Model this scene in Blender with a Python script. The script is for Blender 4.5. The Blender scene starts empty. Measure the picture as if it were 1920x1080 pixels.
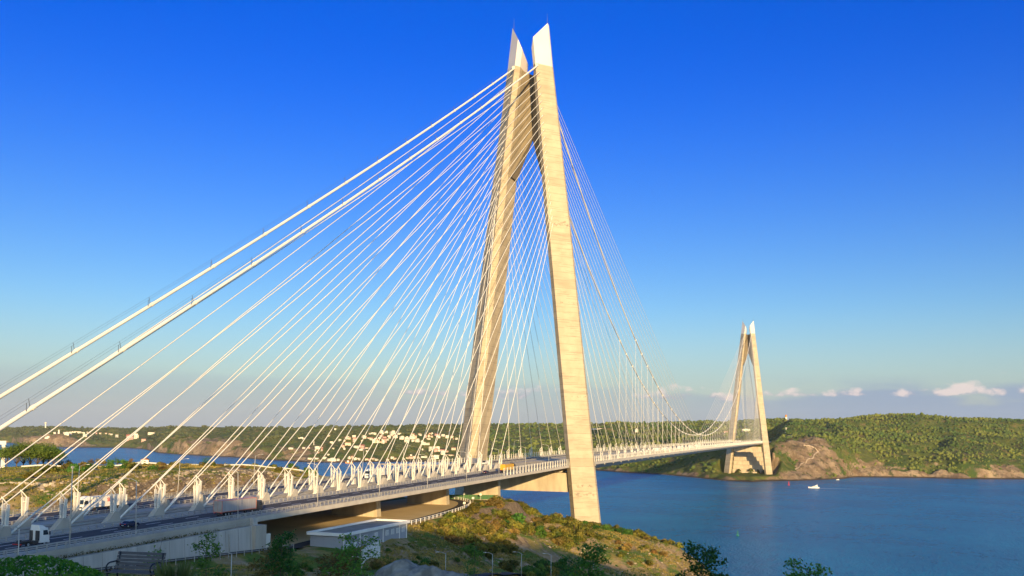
import bpy, math, random
import numpy as np
from mathutils import Vector, Matrix
random.seed(7)
RNG = np.random.default_rng(11)
SC = bpy.context.scene
COL = SC.collection
R = math.radians

# ------------------------------------------------------------ materials
def _nodes(name):
    m = bpy.data.materials.new(name); m.use_nodes = True
    nt = m.node_tree; nt.nodes.clear()
    out = nt.nodes.new('ShaderNodeOutputMaterial')
    b = nt.nodes.new('ShaderNodeBsdfPrincipled')
    nt.links.new(b.outputs[0], out.inputs[0])
    return m, nt, b
def N(nt, t, **kw):
    n = nt.nodes.new(t)
    for k, v in kw.items():
        if hasattr(n, k): setattr(n, k, v)
        else: n.inputs[k].default_value = v
    return n
def rgb(c): return (c[0], c[1], c[2], 1.0)
def ramp(nt, stops):
    r = nt.nodes.new('ShaderNodeValToRGB'); e = r.color_ramp.elements
    while len(e) < len(stops): e.new(0.5)
    for el, (p, c) in zip(e, stops):
        el.position = p; el.color = rgb(c) if hasattr(c, '__len__') else (c, c, c, 1)
    return r
def mixc(nt, fac, a, b, mode='MIX'):
    m = nt.nodes.new('ShaderNodeMix'); m.data_type = 'RGBA'; m.blend_type = mode
    for s, v in ((m.inputs[0], fac), (m.inputs[6], a), (m.inputs[7], b)):
        if isinstance(v, bpy.types.NodeSocket): nt.links.new(v, s)
        elif hasattr(v, '__len__'): s.default_value = rgb(v)
        else: s.default_value = v
    return m.outputs[2]
def mat(name, c1, c2=None, scale=1.0, rough=0.7, bump=0.0, bscale=None, detail=6, lo=.35, hi=.65, metal=0.0, spec=.5, vary=0.0, stretch=None, geo=False):
    m, nt, b = _nodes(name); L = nt.links.new
    b.inputs['Roughness'].default_value = rough; b.inputs['Metallic'].default_value = metal
    b.inputs['Specular IOR Level'].default_value = spec
    if geo: src = N(nt, 'ShaderNodeNewGeometry').outputs['Position']
    else: src = N(nt, 'ShaderNodeTexCoord').outputs['Object']
    if stretch:
        mp = N(nt, 'ShaderNodeMapping'); mp.inputs['Scale'].default_value = stretch
        L(src, mp.inputs[0]); src = mp.outputs[0]
    if c2 is None: c2 = tuple(x*.85 for x in c1)
    no = N(nt, 'ShaderNodeTexNoise'); no.inputs['Scale'].default_value = scale; no.inputs['Detail'].default_value = detail
    L(src, no.inputs['Vector'])
    rp = ramp(nt, [(lo, c1), (hi, c2)]); L(no.outputs['Fac'], rp.inputs[0])
    col = rp.outputs[0]
    if vary:
        oi = N(nt, 'ShaderNodeObjectInfo'); h = N(nt, 'ShaderNodeHueSaturation')
        mr = N(nt, 'ShaderNodeMapRange'); mr.inputs[3].default_value = 1-vary; mr.inputs[4].default_value = 1+vary
        L(oi.outputs['Random'], mr.inputs[0]); L(mr.outputs[0], h.inputs['Value'])
        mr2 = N(nt, 'ShaderNodeMapRange'); mr2.inputs[3].default_value = .5-vary*.08; mr2.inputs[4].default_value = .5+vary*.08
        ma = N(nt, 'ShaderNodeMath', operation='FRACT'); mm = N(nt, 'ShaderNodeMath', operation='MULTIPLY'); mm.inputs[1].default_value = 7.31
        L(oi.outputs['Random'], mm.inputs[0]); L(mm.outputs[0], ma.inputs[0]); L(ma.outputs[0], mr2.inputs[0]); L(mr2.outputs[0], h.inputs['Hue'])
        L(col, h.inputs['Color']); col = h.outputs[0]
    L(col, b.inputs['Base Color'])
    if bump:
        n2 = N(nt, 'ShaderNodeTexNoise'); n2.inputs['Scale'].default_value = bscale or scale*3; n2.inputs['Detail'].default_value = 5
        L(src, n2.inputs['Vector'])
        bp = N(nt, 'ShaderNodeBump'); bp.inputs['Strength'].default_value = bump; bp.inputs['Distance'].default_value = .3
        L(n2.outputs['Fac'], bp.inputs['Height']); L(bp.outputs[0], b.inputs['Normal'])
    return m
M = {}

# ------------------------------------------------------------ mesh building
class MB:
    def __init__(s): s.v = []; s.f = []; s.m = []; s.sm = []
    def add(s, vs, fs, mi=0, smooth=False):
        o = len(s.v); s.v += [tuple(map(float, v)) for v in vs]
        for f in fs: s.f.append(tuple(o+i for i in f)); s.m.append(mi); s.sm.append(smooth)
        return s
    def box(s, x0, x1, y0, y1, z0, z1, mi=0):
        return s.hexa([(x0,y0,z0),(x1,y0,z0),(x1,y1,z0),(x0,y1,z0)], [(x0,y0,z1),(x1,y0,z1),(x1,y1,z1),(x0,y1,z1)], mi)
    def hexa(s, b, t, mi=0): return s.prism(b, t, mi)
    def prism(s, b, t, mi=0, cap=True):
        n = len(b)
        fs = [(i, (i+1) % n, n+(i+1) % n, n+i) for i in range(n)]
        if cap: fs += [tuple(range(n-1, -1, -1)), tuple(range(n, 2*n))]
        return s.add(list(b)+list(t), fs, mi)
    def bar(s, p, q, w, h=None, mi=0, up=(0,0,1)):
        h = h or w; p = Vector(p); q = Vector(q); d = (q-p).normalized(); u = Vector(up)
        if abs(d.dot(u)) > .98: u = Vector((1,0,0))
        a = d.cross(u).normalized()*w/2; c = a.cross(d).normalized()*h/2
        return s.prism([p-a-c, p+a-c, p+a+c, p-a+c], [q-a-c, q+a-c, q+a+c, q-a+c], mi)
    def tube(s, pts, r, n=8, mi=0, cap=True, smooth=True):
        pts = [Vector(p) for p in pts]; k = len(pts); rs = r if hasattr(r, '__len__') else [r]*k
        vs = []; ref = None
        for i, p in enumerate(pts):
            d = (pts[min(i+1, k-1)]-pts[max(i-1, 0)]).normalized()
            if ref is None:
                ref = Vector((0,0,1)) if abs(d.z) < .95 else Vector((1,0,0))
            a = d.cross(ref).normalized(); c = a.cross(d).normalized(); ref = c
            for j in range(n):
                t = 2*math.pi*j/n; vs.append(p+(a*math.cos(t)+c*math.sin(t))*rs[i])
        fs = [(i*n+j, i*n+(j+1) % n, (i+1)*n+(j+1) % n, (i+1)*n+j) for i in range(k-1) for j in range(n)]
        s.add(vs, fs, mi, smooth)
        if cap:
            s.f.append(tuple(len(s.v)-k*n+j for j in range(n-1, -1, -1))); s.m.append(mi); s.sm.append(False)
            s.f.append(tuple(len(s.v)-n+j for j in range(n))); s.m.append(mi); s.sm.append(False)
        return s
    def cyl(s, c, r, h, n=12, axis='z', mi=0, r2=None):
        x, y, z = c; d = {'x': (h,0,0), 'y': (0,h,0), 'z': (0,0,h)}[axis]
        return s.tube([c, (x+d[0], y+d[1], z+d[2])], [r, r if r2 is None else r2], n, mi)
    def build(s, name, mats, parent=None, loc=None, recalc=False):
        me = bpy.data.meshes.new(name); me.from_pydata(s.v, [], s.f)
        for m in (mats if isinstance(mats, (list, tuple)) else [mats]): me.materials.append(M[m] if isinstance(m, str) else m)
        me.polygons.foreach_set('material_index', s.m); me.polygons.foreach_set('use_smooth', s.sm)
        if recalc:
            import bmesh
            bm = bmesh.new(); bm.from_mesh(me); bmesh.ops.recalc_face_normals(bm, faces=bm.faces); bm.to_mesh(me); bm.free()
        me.update()
        o = bpy.data.objects.new(name, me); COL.objects.link(o)
        if parent: o.parent = parent
        if loc: o.location = loc
        return o
def npmesh(name, V, F, mats, attrs=None, smooth=False, parent=None, midx=None):
    """V (n,3) and F (m,k) arrays -> one mesh object."""
    me = bpy.data.meshes.new(name); V = np.asarray(V, np.float32); F = np.asarray(F, np.int32); k = F.shape[1]
    me.vertices.add(len(V)); me.vertices.foreach_set('co', V.ravel())
    me.loops.add(F.size); me.loops.foreach_set('vertex_index', F.ravel())
    me.polygons.add(len(F)); me.polygons.foreach_set('loop_start', np.arange(0, F.size, k, dtype=np.int32))
    me.polygons.foreach_set('loop_total', np.full(len(F), k, np.int32))
    me.polygons.foreach_set('use_smooth', np.full(len(F), smooth))
    for m in (mats if isinstance(mats, (list, tuple)) else [mats]): me.materials.append(M[m] if isinstance(m, str) else m)
    if midx is not None: me.polygons.foreach_set('material_index', np.asarray(midx, np.int32))
    for n, a in (attrs or {}).items():
        at = me.attributes.new(n, 'FLOAT', 'POINT'); at.data.foreach_set('value', np.asarray(a, np.float32))
    me.update(calc_edges=True); me.validate()
    o = bpy.data.objects.new(name, me); COL.objects.link(o)
    if parent: o.parent = parent
    return o
def tag(o, label=None, cat=None, group=None, kind=None):
    for k, v in (('label', label), ('category', cat), ('group', group), ('kind', kind)):
        if v: o[k] = v
    return o
def empty(name, loc=(0,0,0), rz=0.0, label=None, cat=None, group=None, parent=None):
    o = bpy.data.objects.new(name, None); COL.objects.link(o); o.location = loc; o.rotation_euler = (0,0,rz); o.empty_display_size = .5
    if parent: o.parent = parent
    return tag(o, label, cat, group)
def copy_tree(o, parent=None):
    c = o.copy(); COL.objects.link(c); c.parent = parent
    for ch in list(o.children): copy_tree(ch, c)
    return c

# ------------------------------------------------------------ noise
def _hash(ix, iy, s):
    h = (ix.astype(np.int64)*374761393 + iy.astype(np.int64)*668265263 + s*974711) & 0x7fffffff
    h = ((h ^ (h >> 13))*1274126177) & 0x7fffffff
    return ((h ^ (h >> 16)) & 0xffff)/65535.0
def vnoise(x, y, s=0):
    ix = np.floor(x); iy = np.floor(y); fx = x-ix; fy = y-iy
    fx = fx*fx*(3-2*fx); fy = fy*fy*(3-2*fy)
    a = _hash(ix, iy, s); b = _hash(ix+1, iy, s); c = _hash(ix, iy+1, s); d = _hash(ix+1, iy+1, s)
    return (a*(1-fx)+b*fx)*(1-fy)+(c*(1-fx)+d*fx)*fy
def fbm(x, y, s=0, oct=5, gain=.5):
    x = np.asarray(x, float); y = np.asarray(y, float); v = 0; a = 1; t = 0
    for i in range(oct):
        v = v+a*(vnoise(x, y, s+i*17)-.5); t += a*.5; a *= gain; x = x*2.03+13.7; y = y*2.03+7.1
    return v/t
# ------------------------------------------------------------ camera
CAM = np.array([-504.08, -167.2, 85.77])
YAW, PITCH, ROLL, FPX = .3356, .052, .013, 1747.73
cam = bpy.data.objects.new('camera', bpy.data.cameras.new('camera')); COL.objects.link(cam)
_f = Vector((math.cos(PITCH)*math.cos(YAW), math.cos(PITCH)*math.sin(YAW), math.sin(PITCH)))
_r = Vector((math.sin(YAW), -math.cos(YAW), 0)); _u = _r.cross(_f)
_r2 = _r*math.cos(ROLL)+_u*math.sin(ROLL); _u2 = -_r*math.sin(ROLL)+_u*math.cos(ROLL)
mw = Matrix((( _r2.x, _u2.x, -_f.x), (_r2.y, _u2.y, -_f.y), (_r2.z, _u2.z, -_f.z))).to_4x4()
mw.translation = Vector(CAM); cam.matrix_world = mw
cam.data.sensor_width = 36; cam.data.lens = 36*FPX/1920; cam.data.shift_y = 180/1920
cam.data.clip_start = .5; cam.data.clip_end = 80000
SC.camera = cam

# ------------------------------------------------------------ sun and sky
SUN_EL, SUN_PHI = R(9.0), R(30)     # low evening sun behind the viewer, a little to the right of the bridge axis
to_sun = Vector((-math.cos(SUN_PHI)*math.cos(SUN_EL), -math.sin(SUN_PHI)*math.cos(SUN_EL), math.sin(SUN_EL)))
sun = bpy.data.objects.new('sun', bpy.data.lights.new('sun', 'SUN')); COL.objects.link(sun)
sun.data.energy = 5.0; sun.data.angle = R(.5); sun.data.color = (1.0, .70, .33)
sun.rotation_euler = to_sun.to_track_quat('Z', 'Y').to_euler()
w = bpy.data.worlds.new('World'); SC.world = w; w.use_nodes = True
nt = w.node_tree; nt.nodes.clear(); L = nt.links.new
out = N(nt, 'ShaderNodeOutputWorld'); bg = N(nt, 'ShaderNodeBackground'); L(bg.outputs[0], out.inputs[0])
sky = N(nt, 'ShaderNodeTexSky'); sky.sky_type = 'NISHITA'; sky.sun_disc = False
sky.sun_elevation = SUN_EL
# the Sky Texture's sun stands at (sin(rot), cos(rot)) in plan
sky.sun_rotation = math.atan2(to_sun.x, to_sun.y)
sky.altitude = 100; sky.air_density = 1.0; sky.dust_density = .6; sky.ozone_density = 3.0
bg.inputs['Strength'].default_value = .1
tc = N(nt, 'ShaderNodeTexCoord'); sep = N(nt, 'ShaderNodeSeparateXYZ'); L(tc.outputs['Generated'], sep.inputs[0])
hs = N(nt, 'ShaderNodeHueSaturation'); hs.inputs['Saturation'].default_value = 1.15; hs.inputs['Value'].default_value = 1.0
L(sky.outputs[0], hs.inputs['Color'])
# grey-violet evening bank of haze and a few cumulus heads low over the horizon
def maprange(v, a, b, c=0., d=1., smooth=True):
    m = N(nt, 'ShaderNodeMapRange'); m.interpolation_type = 'SMOOTHSTEP' if smooth else 'LINEAR'
    L(v, m.inputs[0]); m.inputs[1].default_value = a; m.inputs[2].default_value = b; m.inputs[3].default_value = c; m.inputs[4].default_value = d
    return m.outputs[0]
def mul(a, b):
    m = N(nt, 'ShaderNodeMath', operation='MULTIPLY')
    for s, v in ((m.inputs[0], a), (m.inputs[1], b)):
        if isinstance(v, bpy.types.NodeSocket): L(v, s)
        else: s.default_value = v
    return m.outputs[0]
z = sep.outputs['Z']
def math2(op, a, b=0.):
    m = N(nt, 'ShaderNodeMath', operation=op)
    for s, v in ((m.inputs[0], a), (m.inputs[1], b)):
        if isinstance(v, bpy.types.NodeSocket): L(v, s)
        else: s.default_value = v
    return m.outputs[0]
az = math2('ARCTAN2', sep.outputs['Y'], sep.outputs['X'])
mp = N(nt, 'ShaderNodeMapping'); mp.inputs['Scale'].default_value = (1, 1, 1.7); L(tc.outputs['Generated'], mp.inputs[0])
n1 = N(nt, 'ShaderNodeTexNoise'); n1.inputs['Scale'].default_value = 42; n1.inputs['Detail'].default_value = 8; n1.inputs['Roughness'].default_value = .58; L(mp.outputs[0], n1.inputs['Vector'])
mp0 = N(nt, 'ShaderNodeMapping'); mp0.inputs['Scale'].default_value = (1, 1, 4.5); L(tc.outputs['Generated'], mp0.inputs[0])
n0 = N(nt, 'ShaderNodeTexNoise'); n0.inputs['Scale'].default_value = 6; n0.inputs['Detail'].default_value = 5; L(mp0.outputs[0], n0.inputs['Vector'])
HAZE = (2.5, 2.75, 3.25); BANK = (1.8, 2.4, 3.45); CLOUD = (5.5, 4.6, 4.35)
up = mixc(nt, maprange(z, .02, .42), (1.0, 1.0, 1.0), (.0, .47, 1.50))
sd = N(nt, 'ShaderNodeVectorMath', operation='DOT_PRODUCT'); L(tc.outputs['Generated'], sd.inputs[0]); sd.inputs[1].default_value = (to_sun.x, to_sun.y, 0)
upw = mixc(nt, maprange(sd.outputs['Value'], -.35, .35), up, (2.5, 2.25, 2.0))
blue = mixc(nt, 1.0, hs.outputs[0], upw, 'MULTIPLY')
c0 = mixc(nt, mul(maprange(z, .14, -.01), .72), blue, HAZE)
# cumulus heads: bearing, height of the flat base, half width, thickness (radians)
CL = [(.153, .0415, .040, .010), (.130, .039, .030, .007), (.172, .039, .03, .006), (.335, .040, .045, .008), (.305, .045, .02, .006), (-.135, .0455, .075, .009), (-.085, .0435, .04, .007), (-.02, .0435, .05, .006), (-.185, .060, .03, .006), (.045, .043, .05, .005), (.43, .040, .05, .005)]
tot = None
for a0, e0, wa, th in CL:
    da = math2('DIVIDE', math2('SUBTRACT', az, a0), wa); de = math2('SUBTRACT', z, e0)
    up_ = math2('DIVIDE', math2('MAXIMUM', de, 0.), th); dn = math2('DIVIDE', math2('MAXIMUM', math2('MULTIPLY', de, -1.), 0.), th*.45)
    r2 = math2('ADD', math2('MULTIPLY', da, da), math2('ADD', math2('MULTIPLY', up_, up_), math2('MULTIPLY', dn, dn)))
    g_ = math2('MAXIMUM', math2('SUBTRACT', 1., r2), -1.5)
    tot = g_ if tot is None else math2('MAXIMUM', tot, g_)
den = math2('ADD', math2('MULTIPLY', tot, .55), math2('MULTIPLY', math2('SUBTRACT', n1.outputs['Fac'], .5), 4.8))
puff = mul(mul(maprange(den, -.05, .95), maprange(z, .085, .068)), maprange(tot, -1.45, -.4))
low_ = mul(maprange(z, .066, .044), maprange(math2('ADD', n0.outputs['Fac'], math2('MULTIPLY', math2('SUBTRACT', .052, z), 7.)), .40, .58))
sidew = maprange(az, .22, -.05, .35, 1.0)
c1 = mixc(nt, mul(mul(low_, sidew), .85), c0, BANK)
shade_ = mixc(nt, maprange(math2('ADD', n1.outputs['Fac'], math2('MULTIPLY', math2('SUBTRACT', z, .043), 18.)), .40, .62), (2.7, 2.6, 3.2), CLOUD)
c2 = mixc(nt, mul(puff, .8), c1, shade_)
L(c2, bg.inputs['Color'])
vs = SC.view_settings; vs.view_transform = 'Standard'; vs.look = 'None'; vs.gamma = 1; vs.exposure = 0.7
try: vs.use_curve_mapping = False
except Exception: pass
SC.cycles.max_bounces = 5; SC.cycles.diffuse_bounces = 2; SC.cycles.glossy_bounces = 2; SC.cycles.transparent_max_bounces = 8
SC.cycles.sample_clamp_indirect = 4.0
# ------------------------------------------------------------ lie of the land (plain numbers, metres; X along the bridge, Z above the sea)
def zdeck(X):
    return 68.4+.0158*X if X < 0 else 68.4+3.8*(1-(1-min(X, 1408)/1408)**2)
NEAR_PTS = np.array([
 # north side of the carriageway: cut slope, crest, plateau, drop to the strait
 (-330,32,63.4),(-310,33,64),(-285,33,67),(-258,34,69),(-232,34,69),(-205,35,69),(-180,36,67),
 (-325,54,68.5),(-302,48,69.2),(-272,50,71.2),(-245,52,71.2),(-215,52,70.8),(-185,54,70.0),(-160,56,66.5),
 (-236,130,70.2),(-209,131,69.5),(-195,117,69.6),(-166,114,69.5),(-144,103,69.2),(-125,93,68.6),(-108,80,66),
 (-330,90,69.4),(-300,80,70.0),(-270,90,70.2),(-360,60,68),(-400,50,67),(-300,140,69),(-260,180,67),(-420,110,70),(-360,160,69),
 (-170,160,65.5),(-130,150,64),(-90,125,58),(-75,95,50),(-70,60,46),(-220,230,62),(-150,240,45),(-90,200,30),(-40,130,10),(-20,80,8),(-300,300,55),(-200,320,20),
 # yard under the viaduct
 (-300,-28,55),(-260,-28,54.5),(-220,-28,54.5),(-180,-24,54.5),(-150,-20,54.5),(-125,-16,54.4),(-105,-18,54),(-100,0,54),(-100,20,54),(-150,10,54.5),(-200,10,54.5),(-250,10,54.5),(-290,10,55),(-80,-4,52.5),(-80,10,52),(-70,30,48),
 # slope and headland below the yard
 (-245,-52,53),(-280,-52,53.5),(-215,-42,52),(-185,-40,49.5),(-150,-36,48.5),(-118,-32,49),(-86,-22,50.5),(-62,-6,49.0),(-47,-20,43.5),(-33,-33,38.0),(-19,-47,35.5),(-24,-71,34.5),(-31,-88,31.0),(-45,-99,28),
 (-92,-82,33),(-117,-67,33),(-110,-97,26),(-104,-39,42),(-168,-50,44),(-193,-60,42),(-140,-55,41),(-70,-60,38),(-60,-85,33),
 (0,-35,33.5),(8,-20,33.5),(0,10,38),(0,40,38),(-40,40,42),(20,-50,30),(35,-40,14),(45,-20,8),(45,30,6),(40,60,4),(10,-85,22),(-10,-102,16),(28,-70,8),(60,0,-6),(60,-40,-8),(60,60,-8),(40,-90,-6),(0,-118,-2),(-35,-122,3),(-70,-122,8),(-100,-128,10),(-140,-135,14),
 # valley with the lower road
 (-158,-115,24),(-207,-123,31),(-306,-137,47),(-405,-152,67),(-104,-173,-6),(-204,-172,18),(-304,-170,42),(-404,-169,65),
 (-410,-134,65.5),(-362,-118,57),(-315,-101,50),(-268,-85,45),(-221,-70,41.5),(-452,-138,73),(-417,-118,66),(-374,-93,58.5),(-330,-68,54.5),(-295,-52,54),
 (-457,-129,73.5),(-426,-104,66.5),(-388,-73,60),(-356,-49,57),(-337,-35,56.2),(-462,-125,74),(-434,-96,68),(-406,-68,63.2),(-388,-50,61),(-376,-38,60),(-468,-119,75),(-443,-88,69),(-413,-48,63.5),
 (-310,-36,56),(-460,-30,61.5),(-520,-30,60.5),(-480,-60,69),(-600,-32,60),(-700,-32,59),(-600,30,59.5),(-500,30,61),(-420,32,62.4),(-700,40,60),
 # viewpoint hill and the ridge behind it
 (-504,-167,84.0),(-485,-151,81.5),(-498,-162.5,83.0),(-494,-159,82.3),(-494,-166,82.2),(-474,-141,78),(-480,-159,79.6),(-479,-168,79),(-491,-154.5,81.9),(-515,-150,84.5),(-520,-175,86),(-505,-190,83),(-480,-200,77),
 (-540,-185,88),(-560,-190,92),(-600,-200,106),(-653,-190,129),(-653,-212,131.5),(-640,-232,129.5),(-640,-252,129),(-612,-292,124),(-615,-335,128),(-600,-370,116),(-600,-430,112),(-662,-150,112),(-670,-80,82),(-640,-60,70),(-560,-110,80),(-540,-80,72),
 (-720,-180,116),(-720,-320,112),(-740,-80,85),(-560,-300,86),(-500,-300,62),(-420,-260,50),(-350,-240,28),(-280,-220,10),(-200,-230,-6),(-300,-300,0),(-380,-340,10),(-450,-400,25),(-330,-380,-6),(-100,-230,-12),(-200,-320,-14),(0,-180,-14),(100,-100,-16),(100,60,-16),(-20,240,-12),(60,180,-14),(-100,320,-10),(100,-230,-16)], float)
def _rbf(P, c=6.0):
    d = np.sqrt(((P[:, None, :2]-P[None, :, :2])**2).sum(2)+c*c)
    n = len(P); A = np.zeros((n+3, n+3)); A[:n, :n] = d+np.eye(n)*.8; A[:n, n] = 1; A[:n, n+1:] = P[:, :2]/100; A[n:, :n] = A[:n, n:].T
    return np.linalg.solve(A, np.r_[P[:, 2], 0, 0, 0])
_NW = _rbf(NEAR_PTS)
def sstep(x, a, b):
    t = np.clip((x-a)/(b-a), 0, 1); return t*t*(3-2*t)
def near_h(x, y, rough=True):
    x = np.atleast_1d(np.asarray(x, float)); y = np.atleast_1d(np.asarray(y, float)); z = np.empty(len(x))
    for i in range(0, len(x), 20000):
        a = x[i:i+20000]; b = y[i:i+20000]
        d = np.sqrt((a[:, None]-NEAR_PTS[:, 0])**2+(b[:, None]-NEAR_PTS[:, 1])**2+36.)
        z[i:i+20000] = d@_NW[:-3]+_NW[-3]+a/100*_NW[-2]+b/100*_NW[-1]
    if rough:
        wild = sstep(np.abs(y+2), 31, 46)*(1-sstep(x, -300, -296)*(1-sstep(x, -88, -76))*(1-sstep(np.abs(y+4), 30, 42)))
        wild = np.where(x > -88, sstep(np.abs(y), 4, 14), wild)
        calm = 1-np.exp(-((x+500)**2+(y+163)**2)/38**2)*.97
        z = z+wild*calm*np.where(y > 28, .55, 1.)*(fbm(x/38, y/38, 3, 5)*3.2+np.abs(fbm(x/17, y/17, 9, 4))*-2.6+fbm(x/5, y/5, 5, 3)*1.1+np.abs(fbm((x-y)/4.5, (x+y)/30, 15, 4))*-1.6)
    cutn = 65.6+.0158*x-1.2+(y-31)*(.32+.75*sstep(x, -312, -284)*(1-sstep(x, -185, -160)))+fbm(x/7, y/7, 77, 4)*2.2; z = np.where((y > 25) & (y < 75) & (x < -150), np.minimum(z, np.maximum(cutn+2.2, 62)), z)
    # the made ground: carriageway embankment, yard, service road by the wall
    yard = sstep(x, -306, -300)*(1-sstep(x, -104, -84))*sstep(y, -33.5, -31)*(1-sstep(y, 24, 30)); z = z*(1-yard)+54.45*yard
    sroad = (1-sstep(x, -302, -292))*sstep(x, -420, -380)*sstep(y, -37, -35.5)*(1-sstep(y, -28.5, -27.6)); zs = 55.9-np.clip(x+300, -200, 0)*.045
    z = z*(1-sroad)+np.minimum(z, zs)*0*sroad+zs*sroad
    emb = (1-sstep(x, -307, -304))*sstep(y, -28, -25.4)*(1-sstep(y, 28.5, 33)); z = z*(1-emb)+(68.4+.0158*x-.7)*emb
    return z

# far shore: per bearing from the viewpoint (pixel column only used as a protractor): shore, bluff, slope, upper slope, ridge as (angle below eye level, distance)
FAR = [(-260,832,815,80,808,600,803,1400),(0,830,816,80,809,500,803,1200),(30,830.5,816,60,808,500,802,1200),(45,837.3,818,60,811,500,801,1300),
 (75,838,816,80,812,300,800.5,1400),(110,838.5,814,90,811,300,800.5,1400),(150,839,822,150,812,500,802,1400),(200,839.5,826,250,812,700,802.5,1500),
 (240,840,834,60,815,700,803,1500),(275,842,826,80,815,600,802,1500),(300,849,832,60,820,400,803,1500),(340,852,826,80,815,500,799.5,1600),
 (400,855.5,830,80,820,400,801,1500),(440,857,832,80,815,500,801.5,1500),(500,862.5,840,80,822,400,801.5,1500),(540,864,848,60,826,300,802,1300),
 (580,867,862,40,828,380,801.5,1300),(640,867.5,863,50,824,520,800,1300),(700,866,862,40,820,550,799,1200),(760,866,861,40,820,520,799.5,1200),
 (830,866,862,40,820,500,797.5,1200),(900,868,860,60,823,500,796,1200),(960,872,852,80,823,500,796,1200),(1040,876,850,80,820,500,796,1200),
 (1110,881,868,40,823,500,795.5,1200),(1170,886,873,30,845,200,793.5,1200),(1250,890,875,30,842,200,792.5,1300),(1310,896,878,30,838,200,792,1500),
 (1360,901.5,889,40,835,200,792,1500),(1410,903.5,891,30,830,190,790,1400),(1447,902,889,25,826,160,787.5,1300),(1486,901.5,872,70,818,230,787.5,1100),
 (1530,900,868,60,822,220,787,1000),(1580,897.7,880,40,838,140,784.5,800),(1602,894.5,876,30,843,110,782,750),(1660,895,880,30,852,105,778.5,750),
 (1687,895.3,881,30,853,110,778,750),(1740,896,882,30,853,120,779,750),(1800,898,884,30,853,130,784,760),(1850,898.3,886,30,848,145,787,760),
 (1920,898.5,882,40,848,145,788.5,900),(2060,899,882,40,848,160,788,1000),(2300,900,885,40,850,160,788,1000)]
def _far_table():
    T = []
    for (px, ys, y1, d1, y2, d2, y3, d3) in FAR:
        az = YAW-math.atan((px-960)/FPX); k = FPX*math.sqrt(1+((px-960)/FPX)**2)
        yh = 810.98+.013*(px-959)
        D0 = 85.77*k/(ys-yh)
        zz = lambda y, D: 85.77-(y-yh)*D/k
        D1 = D0+d1; D2 = D0+d2; D3 = D0+d3; Dm = (D2+D3)/2; ym = y2*.42+y3*.58
        T.append((az, [D0-120, D0, D1, D2, Dm, D3, D3+500, D3+2500], [-14, .0, zz(y1, D1), zz(y2, D2), zz(ym, Dm), zz(y3, D3), zz(y3, D3)-3, zz(y3, D3)-60]))
    T.sort(key=lambda t: t[0])
    return np.array([t[0] for t in T]), np.array([t[1] for t in T]), np.array([t[2] for t in T])
_FA, _FD, _FZ = _far_table()
def _pchip_rows(t, K):
    """smooth monotone interpolation over the knot index: K (n,8) at t in 0..7"""
    i = np.clip(np.floor(t).astype(int), 0, 6); f = t-i
    d = np.diff(K, axis=1)
    s = np.zeros_like(K); a = d[:, :-1]; b = d[:, 1:]
    s[:, 1:-1] = np.where(a*b > 0, 2*a*b/(a+b+1e-12), 0); s[:, 0] = d[:, 0]; s[:, -1] = d[:, -1]
    r = np.arange(len(K))[:, None]
    y0 = K[r, i]; y1 = K[r, i+1]; m0 = s[r, i]; m1 = s[r, i+1]
    h = f*f*(3-2*f); return y0*(1-h)+y1*h+m0*(f**3-2*f**2+f)+m1*(f**3-f**2)
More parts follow.
